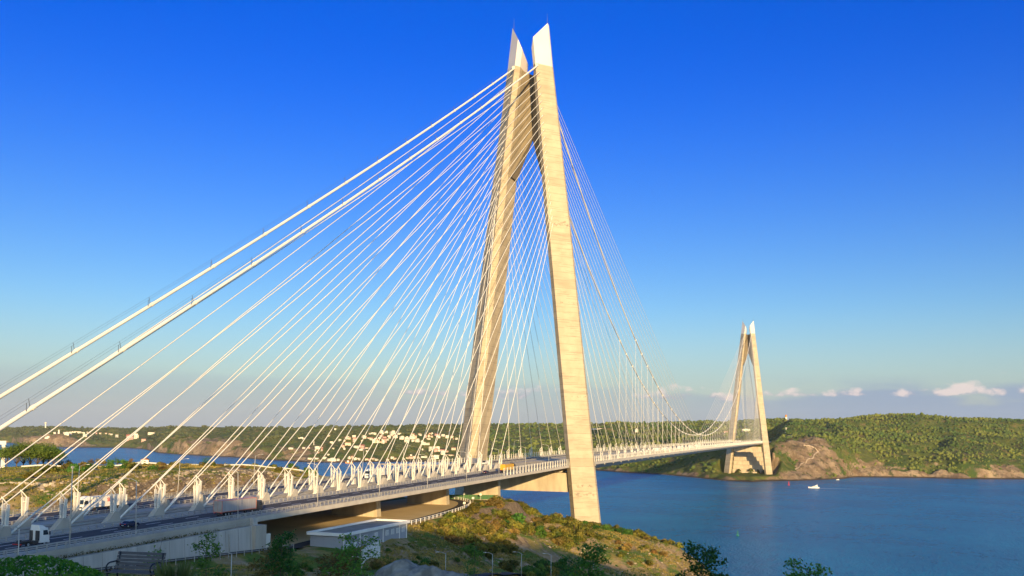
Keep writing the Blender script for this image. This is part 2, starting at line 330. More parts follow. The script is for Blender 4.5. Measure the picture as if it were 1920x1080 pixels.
def far_grid(na=760, extra=1):
    az = np.linspace(_FA[0], _FA[-1], na)
    D = np.stack([np.interp(az, _FA, _FD[:, k]) for k in range(8)], 1); Z = np.stack([np.interp(az, _FA, _FZ[:, k]) for k in range(8)], 1)
    ker = np.array([1, 3, 5, 3, 1])/13.
    for A in (D, Z):
        for k in range(8): A[2:-2, k] = np.convolve(A[:, k], ker, 'valid')
    ts = np.concatenate([np.linspace(0, 1, 4)[:-1], np.linspace(1, 2, 14)[:-1], np.linspace(2, 3, 26)[:-1], np.linspace(3, 5, 44)[:-1], np.linspace(5, 7, 12)])
    t = np.broadcast_to(ts, (na, len(ts)))
    d = _pchip_rows(t, D); z = _pchip_rows(t, Z)
    x = CAM[0]+d*np.cos(az)[:, None]; y = CAM[1]+d*np.sin(az)[:, None]
    # ravines, spurs and broken rock
    up = sstep(t, 1.0, 1.9); low = 1-sstep(t, 4.2, 5.0)*.75
    s = np.clip((d-1500)/2500, 0, 1)*.8+1.0
    rav = np.abs(fbm(x/230, y/230, 21, 4)); sp = fbm(x/110, y/110, 33, 5); fine = fbm(x/28, y/28, 41, 4)
    z = z+up*low*s*(sp*10-np.clip(.22-rav, 0, 1)*42+fine*3.2)
    bl = sstep(t, 1.0, 1.35)*(1-sstep(t, 2.4, 3.2)); z = z+bl*(fbm(x/22, y/22, 55, 4)*7+np.abs(fbm(x/45, y/45, 59, 3))*-6)
    pxc = 960-np.tan(az-YAW)[:, None]*FPX; bs_ = np.exp(-((pxc-1515)/60)**2)*sstep(t, 1.2, 1.8)*(1-sstep(t, 3.0, 3.8)); z = z-bs_*np.abs(fbm(x/26, y/26, 63, 5))*16+bs_*fbm(x/9, y/9, 65, 3)*2.2
    z = np.where(t > 1.02, np.maximum(z, .8+fine*.6), z)
    # the bench cut for the far tower and its terraces
    tb = (1-sstep(x, 1425, 1432))*(1-sstep(np.abs(y), 50, 66)); z = z*(1-tb)+np.minimum(z, np.where(x < 1392, 8.6, 10.4)+fbm(x/14, y/14, 71, 4)*1.2)*tb
    tr = sstep(x, 1425, 1432)*(1-sstep(x, 1492, 1500))*(1-sstep(np.abs(y), 40, 46)); zt = 8+np.clip(x-1430, 0, 65)*.72; z = z*(1-tr)+np.minimum(z, zt)*tr
    # railway and road cutting where the deck meets the hill
    cut = sstep(x, 1470, 1495)*(1-sstep(np.abs(y), 30, 40))*(1-sstep(x, 2300, 2500)); z = z*(1-cut)+np.minimum(z, 69.)*cut
    return az, t, d, x, y, z
# ------------------------------------------------------------ ground materials
def mat_near():
    m, nt, b = _nodes('hillside'); L = nt.links.new; b.inputs['Roughness'].default_value = .95; b.inputs['Specular IOR Level'].default_value = .15
    g = N(nt, 'ShaderNodeNewGeometry'); P = g.outputs['Position']
    def noise(s, d=6, r=.6):
        n = N(nt, 'ShaderNodeTexNoise'); n.inputs['Scale'].default_value = s; n.inputs['Detail'].default_value = d; n.inputs['Roughness'].default_value = r; L(P, n.inputs['Vector']); return n.outputs['Fac']
    def fac(v, a, c):
        r = N(nt, 'ShaderNodeMapRange'); r.interpolation_type = 'SMOOTHSTEP'; L(v, r.inputs[0]); r.inputs[1].default_value = a; r.inputs[2].default_value = c; return r.outputs[0]
    soil = mixc(nt, fac(noise(.35, 9, .75), .35, .7), (.30, .20, .10), (.46, .34, .20))
    dry = mixc(nt, fac(noise(1.7), .3, .7), (.36, .26, .07), (.22, .18, .045))
    green = mixc(nt, fac(noise(.9), .3, .7), (.07, .13, .018), (.15, .19, .03))
    c = mixc(nt, fac(noise(.09), .40, .58), soil, dry)
    c = mixc(nt, fac(noise(.055, 7, .65), .47, .56), c, green)
    rock = mixc(nt, fac(noise(.5, 8, .7), .3, .7), (.12, .085, .05), (.29, .21, .125))
    sep = N(nt, 'ShaderNodeSeparateXYZ'); L(g.outputs['True Normal'], sep.inputs[0])
    c = mixc(nt, fac(sep.outputs['Z'], .90, .76), c, rock)
    L(c, b.inputs['Base Color'])
    bp = N(nt, 'ShaderNodeBump'); bp.inputs['Strength'].default_value = .8; bp.inputs['Distance'].default_value = .6; L(noise(.8, 8, .7), bp.inputs['Height']); L(bp.outputs[0], b.inputs['Normal'])
    return m
def mat_far():
    m, nt, b = _nodes('far_hills'); L = nt.links.new; b.inputs['Roughness'].default_value = .95; b.inputs['Specular IOR Level'].default_value = .1
    g = N(nt, 'ShaderNodeNewGeometry'); P = g.outputs['Position']
    def noise(s, d=6, r=.6):
        n = N(nt, 'ShaderNodeTexNoise'); n.inputs['Scale'].default_value = s; n.inputs['Detail'].default_value = d; n.inputs['Roughness'].default_value = r; L(P, n.inputs['Vector']); return n.outputs['Fac']
    def fac(v, a, c):
        r = N(nt, 'ShaderNodeMapRange'); r.interpolation_type = 'SMOOTHSTEP'; L(v, r.inputs[0]); r.inputs[1].default_value = a; r.inputs[2].default_value = c; return r.outputs[0]
    at = N(nt, 'ShaderNodeAttribute'); at.attribute_name = 'rock'
    green = mixc(nt, fac(noise(.012), .35, .65), (.055, .095, .02), (.12, .135, .032))
    green = mixc(nt, fac(noise(.05), .5, .68), green, (.20, .15, .06))
    rock = mixc(nt, fac(noise(.02, 9, .75), .38, .62), (.22, .155, .10), (.38, .285, .185))
    rock = mixc(nt, fac(noise(.03, 9, .8), .47, .60), rock, (.17, .115, .07))
    rock = mixc(nt, fac(noise(.008, 6, .7), .52, .60), rock, (.20, .145, .085))
    rock = mixc(nt, fac(noise(.07, 7, .75), .54, .62), rock, (.07, .075, .028))
    f = N(nt, 'ShaderNodeMath', operation='ADD'); L(at.outputs['Fac'], f.inputs[0])
    s = N(nt, 'ShaderNodeMath', operation='MULTIPLY_ADD'); L(noise(.025, 6, .65), s.inputs[0]); s.inputs[1].default_value = 1.4; s.inputs[2].default_value = -.7; L(s.outputs[0], f.inputs[1])
    sz = N(nt, 'ShaderNodeSeparateXYZ'); L(P, sz.inputs[0])
    cc = mixc(nt, fac(f.outputs[0], .38, .62), green, rock)
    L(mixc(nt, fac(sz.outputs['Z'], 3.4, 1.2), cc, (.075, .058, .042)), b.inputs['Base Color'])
    bp = N(nt, 'ShaderNodeBump'); bp.inputs['Strength'].default_value = .9; bp.inputs['Distance'].default_value = 9; L(noise(.045, 9, .75), bp.inputs['Height']); L(bp.outputs[0], b.inputs['Normal'])
    return m
def mat_sea():
    m, nt, b = _nodes('sea_water'); L = nt.links.new
    g = N(nt, 'ShaderNodeNewGeometry'); P = g.outputs['Position']
    def noise(sx, sy, sc, d=4, r=.55):
        mp = N(nt, 'ShaderNodeMapping'); mp.inputs['Scale'].default_value = (sx, sy, 1); mp.inputs['Rotation'].default_value = (0, 0, .5); L(P, mp.inputs[0])
        n = N(nt, 'ShaderNodeTexNoise'); n.inputs['Scale'].default_value = sc; n.inputs['Detail'].default_value = d; n.inputs['Roughness'].default_value = r; L(mp.outputs[0], n.inputs['Vector']); return n.outputs['Fac']
    r = ramp(nt, [(.32, (.0, .125, .285)), (.68, (.0, .185, .37))]); L(noise(1, 1, .006, 5), r.inputs[0])
    rip_shade = mixc(nt, noise(1, 2.6, .05, 8, .7), (.70, .72, .77), (1.28, 1.26, 1.2))  # light and dark sides of ripples painted into the water colour
    L(mixc(nt, 1., r.outputs[0], rip_shade, 'MULTIPLY'), b.inputs['Base Color']); b.inputs['Roughness'].default_value = .26; b.inputs['IOR'].default_value = 1.13; b.inputs['Specular IOR Level'].default_value = .5
    a = N(nt, 'ShaderNodeMath', operation='MULTIPLY_ADD'); L(noise(1, 2.2, .045, 3), a.inputs[0]); a.inputs[1].default_value = 2.2
    a2 = N(nt, 'ShaderNodeMath', operation='MULTIPLY_ADD'); L(noise(1, 1.8, .25, 5), a2.inputs[0]); a2.inputs[1].default_value = 1.7; L(a2.outputs[0], a.inputs[2])
    bp = N(nt, 'ShaderNodeBump'); bp.inputs['Strength'].default_value = 1.0; bp.inputs['Distance'].default_value = 1.3; L(a.outputs[0], bp.inputs['Height']); L(bp.outputs[0], b.inputs['Normal'])
    return m
M['hillside'] = mat_near(); M['far_hills'] = mat_far(); M['sea'] = mat_sea()

# ------------------------------------------------------------ near ground sheet
gx = np.arange(-760, 112, 2.5); gy = np.arange(-460, 340, 2.5)
X, Y = np.meshgrid(gx, gy, indexing='ij'); Zn = near_h(X.ravel(), Y.ravel()).reshape(X.shape)
def grid_faces(n, k):
    i, j = np.meshgrid(np.arange(n-1), np.arange(k-1), indexing='ij'); a = (i*k+j).ravel()
    return np.stack([a, a+k, a+k+1, a+1], 1)
F_ = grid_faces(*X.shape)
tag(npmesh('ground', np.stack([X, Y, Zn], -1).reshape(-1, 3), F_, 'hillside', smooth=True), kind='structure')
def hz(x, y):
    """height of the built near ground under a point (bilinear in its grid)"""
    i = min(max((x-gx[0])/2.5, 0), len(gx)-1.001); j = min(max((y-gy[0])/2.5, 0), len(gy)-1.001); a = int(i); b = int(j); u = i-a; v = j-b
    return float((Zn[a, b]*(1-u)+Zn[a+1, b]*u)*(1-v)+(Zn[a, b+1]*(1-u)+Zn[a+1, b+1]*u)*v)

# ------------------------------------------------------------ far shore and sea
faz, ft, fd, fx, fy, fz = far_grid()
gxx = np.gradient(fz, axis=1)/np.maximum(np.gradient(fd, axis=1), 1.)
rockA = np.clip(1-sstep(ft, 1.5, 2.2), 0, 1)*np.clip(.72+fbm(fx/120, fy/120, 95, 4)*1.3, 0, 1.1)
pxs = 960-np.tan(faz-YAW)*FPX
bare = np.exp(-((pxs-1508)/66)**2)[:, None]*(1-sstep(ft, 2.8, 3.4)); rockA = np.maximum(rockA, bare*.95)-.95*np.exp(-((pxs-1479)/17)**2)[:, None]*np.exp(-((ft-2.3)/.32)**2)
bare2 = np.exp(-((pxs-560)/60)**2)[:, None]*(1-sstep(ft, 2.6, 3.2)); rockA = np.maximum(rockA, bare2*.6)
for c_, w_, h_ in ((90, 60, .3), (400, 80, .35), (1640, 60, .25), (1880, 40, .35)):
    rockA = np.maximum(rockA, np.exp(-((pxs-c_)/w_)**2)[:, None]*(1-sstep(ft, 2.2, 3.0))*(h_+.4))
rockA = rockA*(1-.85*np.exp(-((pxs-215)/48)**2)[:, None])
rockA = rockA+np.clip(np.abs(gxx)-.55, 0, .5)*.8
rockA = rockA*(1-np.exp(-((pxs-1290)/70)**2)[:, None]*sstep(ft, 1.9, 2.2))
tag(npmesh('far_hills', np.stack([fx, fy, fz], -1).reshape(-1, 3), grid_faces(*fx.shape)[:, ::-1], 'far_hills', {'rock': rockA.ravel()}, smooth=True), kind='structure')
b = MB(); b.add([(-9000, -30000, 0), (60000, -30000, 0), (60000, 40000, 0), (-9000, 40000, 0)], [(0, 1, 2, 3)])
tag(b.build('sea', 'sea'), kind='structure')
# ------------------------------------------------------------ bridge materials
def mat_tower():
    m, nt, b = _nodes('tower_concrete'); L = nt.links.new; b.inputs['Roughness'].default_value = .85; b.inputs['Specular IOR Level'].default_value = .25
    tc = N(nt, 'ShaderNodeTexCoord'); P = tc.outputs['Object']
    def noise(s, sc=(1, 1, 1), d=6, r=.6):
        mp = N(nt, 'ShaderNodeMapping'); mp.inputs['Scale'].default_value = sc; L(P, mp.inputs[0])
        n = N(nt, 'ShaderNodeTexNoise'); n.inputs['Scale'].default_value = s; n.inputs['Detail'].default_value = d; n.inputs['Roughness'].default_value = r; L(mp.outputs[0], n.inputs['Vector']); return n.outputs['Fac']
    def fac(v, a, c, lo=0., hi=1.):
        r = N(nt, 'ShaderNodeMapRange'); r.interpolation_type = 'SMOOTHSTEP'; L(v, r.inputs[0]); r.inputs[1].default_value = a; r.inputs[2].default_value = c; r.inputs[3].default_value = lo; r.inputs[4].default_value = hi; return r.outputs[0]
    def mm(op, a, c):
        n = N(nt, 'ShaderNodeMath', operation=op)
        for s, v in ((n.inputs[0], a), (n.inputs[1], c)):
            if isinstance(v, bpy.types.NodeSocket): L(v, s)
            else: s.default_value = v
        return n.outputs[0]
    sep = N(nt, 'ShaderNodeSeparateXYZ'); L(P, sep.inputs[0]); z = sep.outputs['Z']
    c = mixc(nt, fac(noise(.12), .3, .7), (.50, .425, .30), (.42, .35, .245))
    c = mixc(nt, fac(noise(.05, (1, 1, 9), 8, .7), .50, .68, 0, .5), c, (.25, .205, .145))       # stained lifts
    saw = mm('FRACT', mm('DIVIDE', z, 4.5), 0)
    wn = N(nt, 'ShaderNodeTexWhiteNoise'); wn.noise_dimensions = '1D'; L(mm('FLOOR', mm('DIVIDE', z, 4.5), 0), wn.inputs['W'])
    c = mixc(nt, fac(wn.outputs['Value'], .55, 1., 0, .38), c, (.30, .245, .165))
    jl = fac(saw, .10, .0)
    c = mixc(nt, mm('MULTIPLY', jl, fac(noise(.2, (1, 1, 2)), .35, .62, .25, .9)), c, (.25, .20, .15))   # pour joints
    # tie holes on a regular grid
    def per(v, d):
        return mm('ABSOLUTE', mm('SUBTRACT', mm('FRACT', mm('DIVIDE', v, d), 0), .5), 0)
    hx = mm('ADD', sep.outputs['X'], sep.outputs['Y'])
    dd = mm('MAXIMUM', mm('MULTIPLY', per(hx, 1.9), 1.9), mm('MULTIPLY', per(z, 2.25), 2.25))
    c = mixc(nt, mm('MULTIPLY', fac(dd, .22, .16), .5), c, (.25, .2, .15))
    # darker patches: access platforms' bands
    for zz, h in ((203.5, 2.4), (158.5, .7), (106., .6), (57., 1.0), (52.5, 1.5)):
        band = fac(mm('ABSOLUTE', mm('SUBTRACT', z, zz), 0), h, h*.5)
        c = mixc(nt, mm('MULTIPLY', band, fac(noise(.55, (1, 1, 1.5), 4), .5, .62, 0, .8)), c, (.24, .19, .14))
    L(c, b.inputs['Base Color'])
    bp = N(nt, 'ShaderNodeBump'); bp.inputs['Strength'].default_value = .25; bp.inputs['Distance'].default_value = .2; L(noise(.8), bp.inputs['Height']); L(bp.outputs[0], b.inputs['Normal'])
    return m
M['tower_concrete'] = mat_tower()
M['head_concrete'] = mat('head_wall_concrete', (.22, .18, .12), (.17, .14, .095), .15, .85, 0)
M['concrete'] = mat('grey_concrete', (.46, .42, .35), (.36, .33, .28), .25, .85, .2, 2., stretch=(1, 1, .35))
M['pier_concrete'] = mat('pier_concrete', (.50, .44, .33), (.38, .32, .24), .3, .85, .2, 2., stretch=(1, 1, .25))
M['wall_concrete'] = mat('wall_concrete', (.52, .49, .45), (.38, .36, .33), .5, .85, .2, 2., stretch=(1, 1, .12))
M['cap_steel'] = mat('cap_steel', (.72, .66, .58), (.66, .61, .54), .1, .45, 0)
M['deck_steel'] = mat('deck_steel', (.52, .48, .41), (.45, .41, .35), .3, .55, 0)
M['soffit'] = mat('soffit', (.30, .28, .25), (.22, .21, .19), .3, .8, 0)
M['white_paint'] = mat('white_paint', (.70, .67, .59), (.62, .59, .52), .4, .5, 0)
M['cable_white'] = mat('cable_white', (.78, .74, .64), (.70, .66, .57), .05, .45, 0)
M['cable_main'] = mat('cable_main', (.78, .74, .64), (.70, .66, .57), .12, .5, 0)
M['rope_steel'] = mat('rope_steel', (.16, .17, .19), None, .4, .5, 0, metal=.6)
M['asphalt'] = mat('asphalt', (.050, .047, .045), (.036, .035, .035), .6, .9, .1, 8., stretch=(.15, 1, 1))
M['line_paint'] = mat('line_paint', (.78, .77, .73), (.62, .61, .58), 1.2, .7, 0)
M['ballast'] = mat('track_slab', (.33, .30, .25), (.25, .23, .19), .8, .9, .2, 3.)
M['rail_metal'] = mat('rail_metal', (.50, .48, .44), (.42, .40, .37), .6, .45, 0, metal=.4)
M['galv'] = mat('galvanised', (.42, .40, .36), (.34, .33, .30), .8, .5, 0, metal=.2)
M['panel_mesh'] = mat('railing_panel', (.42, .40, .36), (.36, .34, .31), .8, .6, 0)

bridge = empty('suspension_bridge', (0, 0, 0), 0, 'cable-stayed suspension bridge with two A-shaped concrete towers crossing the strait', 'bridge')

# ------------------------------------------------------------ towers
SEC = [(-8.8, -5.45), (-12.5, -2.35), (-1.6, 7.85), (1.6, 7.85), (12.5, -2.35), (8.8, -5.45)]
def leg_y(z): return 32.4-(z-68)*.1075
def leg_s(z): return float(np.interp(z, [0, 40, 68, 203, 296, 322], [1.09, 1.04, 1, .90, .735, .735]))
def leg_ring(z, sg, x0=0., dz=0., grow=1.):
    s = leg_s(z)*grow
    return [(x0+x*s, sg*(leg_y(z)+o*s), z+dz) for x, o in SEC]
def top_pt(sg, z, side, x0=0., dz=0., t=.2):
    s = leg_s(z); x = (-12.5+t*10.9)*s*(1 if side < 0 else -1)
    return Vector((x0+x, sg*(leg_y(z)+(-2.35+t*10.2)*s), z+dz))
ZS = 296.0
def make_tower(x0, zb, dz):
    tw = empty('tower', (x0, 0, 0), parent=bridge)
    for sg in (-1, 1):
        b = MB(); zs = [zb-dz if zb < 30 else zb]
        zs = [zb] + [z for z in (68, 120, 160, 203, 250) if z > zb] + [ZS]
        rings = []
        for i, z in enumerate(zs):
            d = dz*min(max((z-68)/100., 0), 1) if dz else 0
            rings.append(leg_ring(z, sg, 0, d))
        for a, c in zip(rings[:-1], rings[1:]): b.prism(a, c, cap=False)
        b.add(rings[0], [tuple(range(6))]); b.add(rings[-1], [tuple(range(6))])
        b.build('leg', 'tower_concrete', tw, recalc=True)
        # steel cap, cut on the slant
        b = MB(); lo = leg_ring(ZS, sg, 0, dz, .985); s = leg_s(322)*.985; hi = []
        for x, o in SEC:
            zt = 322+1.8*(o-7.85)*s-.34*(x+1.6)*s
            hi.append((x*s, sg*(leg_y(zt)+o*s), zt+dz))
        b.prism(lo, hi); b.build('steel_cap', 'cap_steel', tw, recalc=True)
        b = MB(); p = hi[2]; b.tube([(p[0]+.8, p[1]-sg*.6, p[2]-1.5), (p[0]+.8, p[1]-sg*.6, p[2]+6)], [.14, .06], 6); b.build('mast', 'rope_steel', tw)
        # saddle housing where the main cable enters the leg
        for side in (-1, 1):
            b = MB(); b.bar((side*5.0, sg*7.0, 297.0+dz), (side*9.5, sg*7.0, 294.8+dz), 1.5, 1.5)
            b.build('cable_saddle', 'cable_main', tw)
    # head wall between the legs with the pointed opening
    b = MB(); zt = ZS-1.0; pts = [(9.9, zt), (15.2, 246), (16.8, 233), (15.0, 233.0), (0, 258)]
    for sg in (-1, 1):
        yi = lambda z: leg_y(z)-4.2*leg_s(z)
        fr = [(-5.2, sg*yi(zt), zt+dz), (-5.2, sg*yi(262), 262+dz), (-5.2, sg*yi(232), 232+dz), (-5.2, sg*(yi(232)-2.2), 232.8+dz), (5.5, 0, 257.5+dz), (5.5, 0, zt+dz)]
        bk = [(p[0]+2.0 if p[1] == 0 else 5.2, p[1], p[2]) for p in fr]
        n = len(fr); o = list(fr)+list(bk)
        b.add(o, [tuple(range(n)), tuple(range(2*n-1, n-1, -1))]+[(i, (i+1) % n, n+(i+1) % n, n+i) for i in range(n) if i != 4])
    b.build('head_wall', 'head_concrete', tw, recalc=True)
    b = MB(); b.prism([(-6.5, -32, 53.4), (6.5, -32, 53.4), (6.5, 32, 53.4), (-6.5, 32, 53.4)], [(-6.5, -30, 63.8), (6.5, -30, 63.8), (6.5, 30, 63.8), (-6.5, 30, 63.8)])
    for x in (-6.65, 6.55): b.box(x, x+.1, -1.2, 1.2, 53.8, 63.2)
    b.build('cross_beam', 'pier_concrete', tw)
    return tw
make_tower(0, 24, 0); make_tower(1408, 7, -6.5)

# ------------------------------------------------------------ deck
XA = -302.0
xs_b = [XA+(0-XA)*i/20 for i in range(21)]; xs_m = [1408*i/56 for i in range(57)]; xs_f = [1408+400*i/16 for i in range(17)]
def zd(X): return 72.2 if X > 1408 else zdeck(X)
def sheet(b, xs, prof, mi=0, smooth=False):
    """extrude a profile of (y, dz) along the deck"""
    n = len(prof); vs = [(x, y, zd(x)+d) for x in xs for y, d in prof]
    b.add(vs, [(i*n+j, (i+1)*n+j, (i+1)*n+(j+1) % n, i*n+(j+1) % n) for i in range(len(xs)-1) for j in range(n)], mi, smooth)
    b.add(vs[:n], [tuple(range(n))], mi); b.add(vs[-n:], [tuple(range(n-1, -1, -1))], mi)
xs_app = [-640+i*(XA+640)/20 for i in range(21)]
b = MB()
sheet(b, xs_b, [(-29.25, 0), (-29.25, -1.15), (-26, -1.6), (-12, -4.6), (12, -4.6), (26, -1.6), (29.25, -1.15), (29.25, 0)], 0)
sheet(b, [-.0]+xs_m[1:]+xs_f, [(-29.25, 0), (-29.25, -1.5), (-27.2, -2.3), (-19, -5.4), (19, -5.4), (27.2, -2.3), (29.25, -1.5), (29.25, 0)], 0)
deck = b.build('deck', 'deck_steel', bridge, recalc=True)
b = MB()
for x in [26+24*i for i in range(57)]:     # lugs along the soffit edge
    for y in (-28.4, 28.4): b.box(x-.35, x+.35, y-.3, y+.3, zd(x)-2.3, zd(x)-1.5)
tag(b.build('soffit_lug', 'deck_steel', deck), kind='stuff')
allx = xs_app[:-1]+xs_b[:-1]+xs_m+xs_f[1:]
deckx = xs_b[:-1]+xs_m+xs_f[1:]
for sg in (-1, 1):
    b = MB(); sheet(b, allx, [(sg*26.0, .0), (sg*26.0, .06), (sg*11.4, .06), (sg*11.4, .0)], 0); b.build('carriageway', 'asphalt', deck, recalc=True)
    b = MB()
    for y in (25.4, 12.0): sheet(b, allx, [(sg*y-.2, .062), (sg*y-.2, .068), (sg*y+.2, .068), (sg*y+.2, .062)])
    for k in range(4):
        pass
    x = -634.
    while x < 1780:
        for y in (15.4, 18.9, 22.2):
            q = [(x, sg*y-.17), (x+5, sg*y-.17), (x+5, sg*y+.17), (x, sg*y+.17)]
            b.add([(a, c, zd(a)+.07) for a, c in q], [(0, 1, 2, 3)])
        x += 14.
    b.build('lane_marking', 'line_paint', deck, recalc=False)
    # outer kerb footway, crash barrier and parapet; inner barrier beside the cable plane
    b = MB(); sheet(b, allx, [(sg*29.2, .0), (sg*29.2, .16), (sg*26.5, .16), (sg*26.5, .0)]); b.build('footway', 'concrete', deck, recalc=True)
    b = MB()
    def barrier(y, xs, h=1.05, step=2.4, rails=(.55, .98), w=.22):
        for rz in rails: sheet(b, xs, [(y-w/2, rz-.075), (y+w/2, rz-.075), (y+w/2, rz+.075), (y-w/2, rz+.075)])
        x = xs[0]+1
        lim = 420 if xs[-1] > 420 else xs[-1]
        while x < lim: b.box(x-.09, x+.09, y-.12, y+.12, zd(x)+.05, zd(x)+h); x += step
    barrier(sg*26.28, allx)
    b.build('crash_barrier', 'galv', deck, recalc=True)
    b = MB(); sheet(b, allx, [(sg*11.2, .0), (sg*11.2, .2), (sg*10.85, .2), (sg*10.85, .0)]); barrier(sg*11.0, allx, 1.0)
    b.build('inner_barrier', 'galv', deck, recalc=True)
    # see-through parapet: posts, rails and thin bars
    b = MB(); px = [x for x in allx if x >= -420 and x <= -117]+[-117.]
    sheet(b, px, [(sg*29.1-.05, 1.25), (sg*29.1+.05, 1.25), (sg*29.1+.05, 1.35), (sg*29.1-.05, 1.35)])
    for rz in (.35, .65, .95): sheet(b, px, [(sg*29.1-.02, rz-.04), (sg*29.1+.02, rz-.04), (sg*29.1+.02, rz+.04), (sg*29.1-.02, rz+.04)], 1)
    x = px[0]
    while x < -117: b.box(x-.05, x+.05, sg*29.1-.07, sg*29.1+.07, zd(x), zd(x)+1.35); x += 2.2
    b.build('parapet', ['galv', 'panel_mesh'], deck, recalc=True)
    # tall wind screen over the water
    b = MB(); x = -117.; k = 0
    while x < 1560:
        if not (abs(x) < 10 or abs(x-1408) < 10): b.prism([(x-.16, sg*29.0-.2, zd(x)), (x+.16, sg*29.0-.2, zd(x)), (x+.16, sg*29.0+.2, zd(x)), (x-.16, sg*29.0+.2, zd(x))], [(x-.13, sg*29.0-.12, zd(x)+3.6), (x+.13, sg*29.0-.12, zd(x)+3.6), (x+.13, sg*29.0+.12, zd(x)+3.6), (x-.13, sg*29.0+.12, zd(x)+3.6)])
        x += 4.4
    wx = [-117]+[x for x in deckx if x > -117 and x < 1600]
    for rz in ((.8, 1.35, 1.9, 2.45, 3.0, 3.5) if sg < 0 else (.8, 1.9, 3.0)):
        sheet(b, wx, [(sg*29.0-.03, rz-.05), (sg*29.0+.03, rz-.05), (sg*29.0+.03, rz+.05), (sg*29.0-.03, rz+.05)])
    b.build('wind_screen', 'white_paint', deck, recalc=True)
    # railway track of this side
    b = MB(); sheet(b, allx, [(sg*4.0, .0), (sg*4.0, .25), (sg*.6, .25), (sg*.6, .0)]); b.build('track_slab', 'ballast', deck, recalc=True)
    b = MB()
    for y in (1.6, 3.04): sheet(b, allx, [(sg*y-.05, .25), (sg*y-.05, .42), (sg*y+.05, .42), (sg*y+.05, .25)])
    b.build('rail', 'rail_metal', deck, recalc=True)
    # service strip that carries the stay anchors
    b = MB(); sheet(b, allx, [(sg*10.7, .0), (sg*10.7, .12), (sg*4.3, .12), (sg*4.3, .0)]); b.build('anchor_strip', 'concrete', deck, recalc=True)

# approach piers
for xp, zb, zt in ((-197, 53.5, 0), (-133, 53.5, 0), (-68, 44, 0)):
    b = MB(); b.prism([(xp-1.6, -9.5, zb), (xp+1.6, -9.5, zb), (xp+1.6, 9.5, zb), (xp-1.6, 9.5, zb)], [(xp-1.6, -9, zd(xp)-4.55), (xp+1.6, -9, zd(xp)-4.55), (xp+1.6, 9, zd(xp)-4.55), (xp-1.6, 9, zd(xp)-4.55)])
    b.build('pier', 'pier_concrete', bridge)

# ------------------------------------------------------------ cables
def cable_main_z(x): return 85.5+(297.0-85.5)*((x-704)/704)**2
BS = [(-402, 61.0), (-360, 85.1), (-326, 104.4), (-300.3, 119.2), (-249.2, 148.7), (-223, 163.9), (-159, 201.4), (-80, 249.6), (-5, 297.0)]
def back_z(x): return float(np.interp(x, [p[0] for p in BS], [p[1] for p in BS]))
_bc = np.polyfit([p[0] for p in BS], [p[1] for p in BS], 2)
def back_z(x): return float(np.polyval(_bc, x))
for sg in (-1, 1):
    pts = [(-402+397*i/24, sg*7.0, back_z(-402+397*i/24)) for i in range(25)]
    pts += [(0, sg*7., 298.)]
    def ym(x): return 6.6+.4*abs((x-704)/704)
    pts += [(704+704*t, sg*ym(704+704*t), cable_main_z(704+704*t)+(-6.5 if t > .98 else -6.5*max(0, t)**2)) for t in np.linspace(-.992, .992, 61)]
    pts += [(1408, sg*7., 291.5), (1830, sg*7., 60)]
    b = MB(); b.tube(pts, .46, 10); mc = b.build('main_cable', 'cable_main', bridge)
    for i in range(14):
        x = -377.3+25.75*i
        z = back_z(x); d = Vector((25, 0, back_z(x+25)-z)).normalized()
        b = MB(); p = Vector((x, sg*7., z)); b.tube([p-d*.45, p+d*.45], .56, 10, smooth=False); b.build('cable_clamp', 'cable_main', mc)
    b = MB()
    tops = [[], []]
    for i in range(15):
        x = -390.2+25.75*i+12.9-2
        if x > -14: x = -14
        z = back_z(x); up = Vector((-.5, 0, .86))
        for q, yo in enumerate((-.55, .55)):
            p = Vector((x+(1.6 if q else 0), sg*7.+yo*.6, z+(1.0 if q else 0))); t = p+Vector((-.25, yo*.5, 2.0)); b.bar(p, t, .09); tops[q].append(t)
    for q in (0, 1): b.tube([tuple(t) for t in tops[q]], .022, 4)
    b.build('hand_rope', 'rope_steel', mc)
    # suspenders in the middle of the main span
    for k in range(34):
        x = 272+26.18*k; y = sg*ym(x); t = (x-704)/704
        zc = cable_main_z(x)-6.5*max(0, t)**2
        b = MB(); b.tube([(x, y, zd(x)), (x, y, zc)], .115 if x < 800 else .10, 5)
        b.box(x-.5, x+.5, y-.55, y+.55, zd(x), zd(x)+1.6); b.box(x-.6, x+.6, y-.6, y+.6, zc-.7, zc+.7)
        b.build('hanger', 'cable_white', bridge)

def sag_pts(A, B, k=.006, n=7):
    A = Vector(A); B = Vector(B); Lh = (B-A).length
    return [tuple(A.lerp(B, i/(n-1))-Vector((0, 0, 4*k*Lh*(i/(n-1))*(1-i/(n-1))))) for i in range(n)]
def zt_of(i): return 291-(291-203.)*i/21
def damper(b, x, y, h, stay_pt):
    """V of two plates straddling the stay, with a link up to it"""
    z = zd(x)+.12
    for s in (-1, 1):
        p0 = Vector((x, y+s*.25, z)); p1 = Vector((x, y+s*.66, z+h))
        b.prism([p0+Vector((-.35, -.19, 0)), p0+Vector((.35, -.19, 0)), p0+Vector((.35, .19, 0)), p0+Vector((-.35, .19, 0))],
                [p1+Vector((-.35, -.17, 0)), p1+Vector((.35, -.17, 0)), p1+Vector((.35, .17, 0)), p1+Vector((-.35, .17, 0))])
        b.bar(p1+Vector((0, 0, -.15)), stay_pt, .2)
    b.bar((x, y-.75, z+h-1.0), (x, y+.75, z+h-1.0), .18)
    b.box(x-.6, x+.6, y-.6, y+.6, z, z+.3)
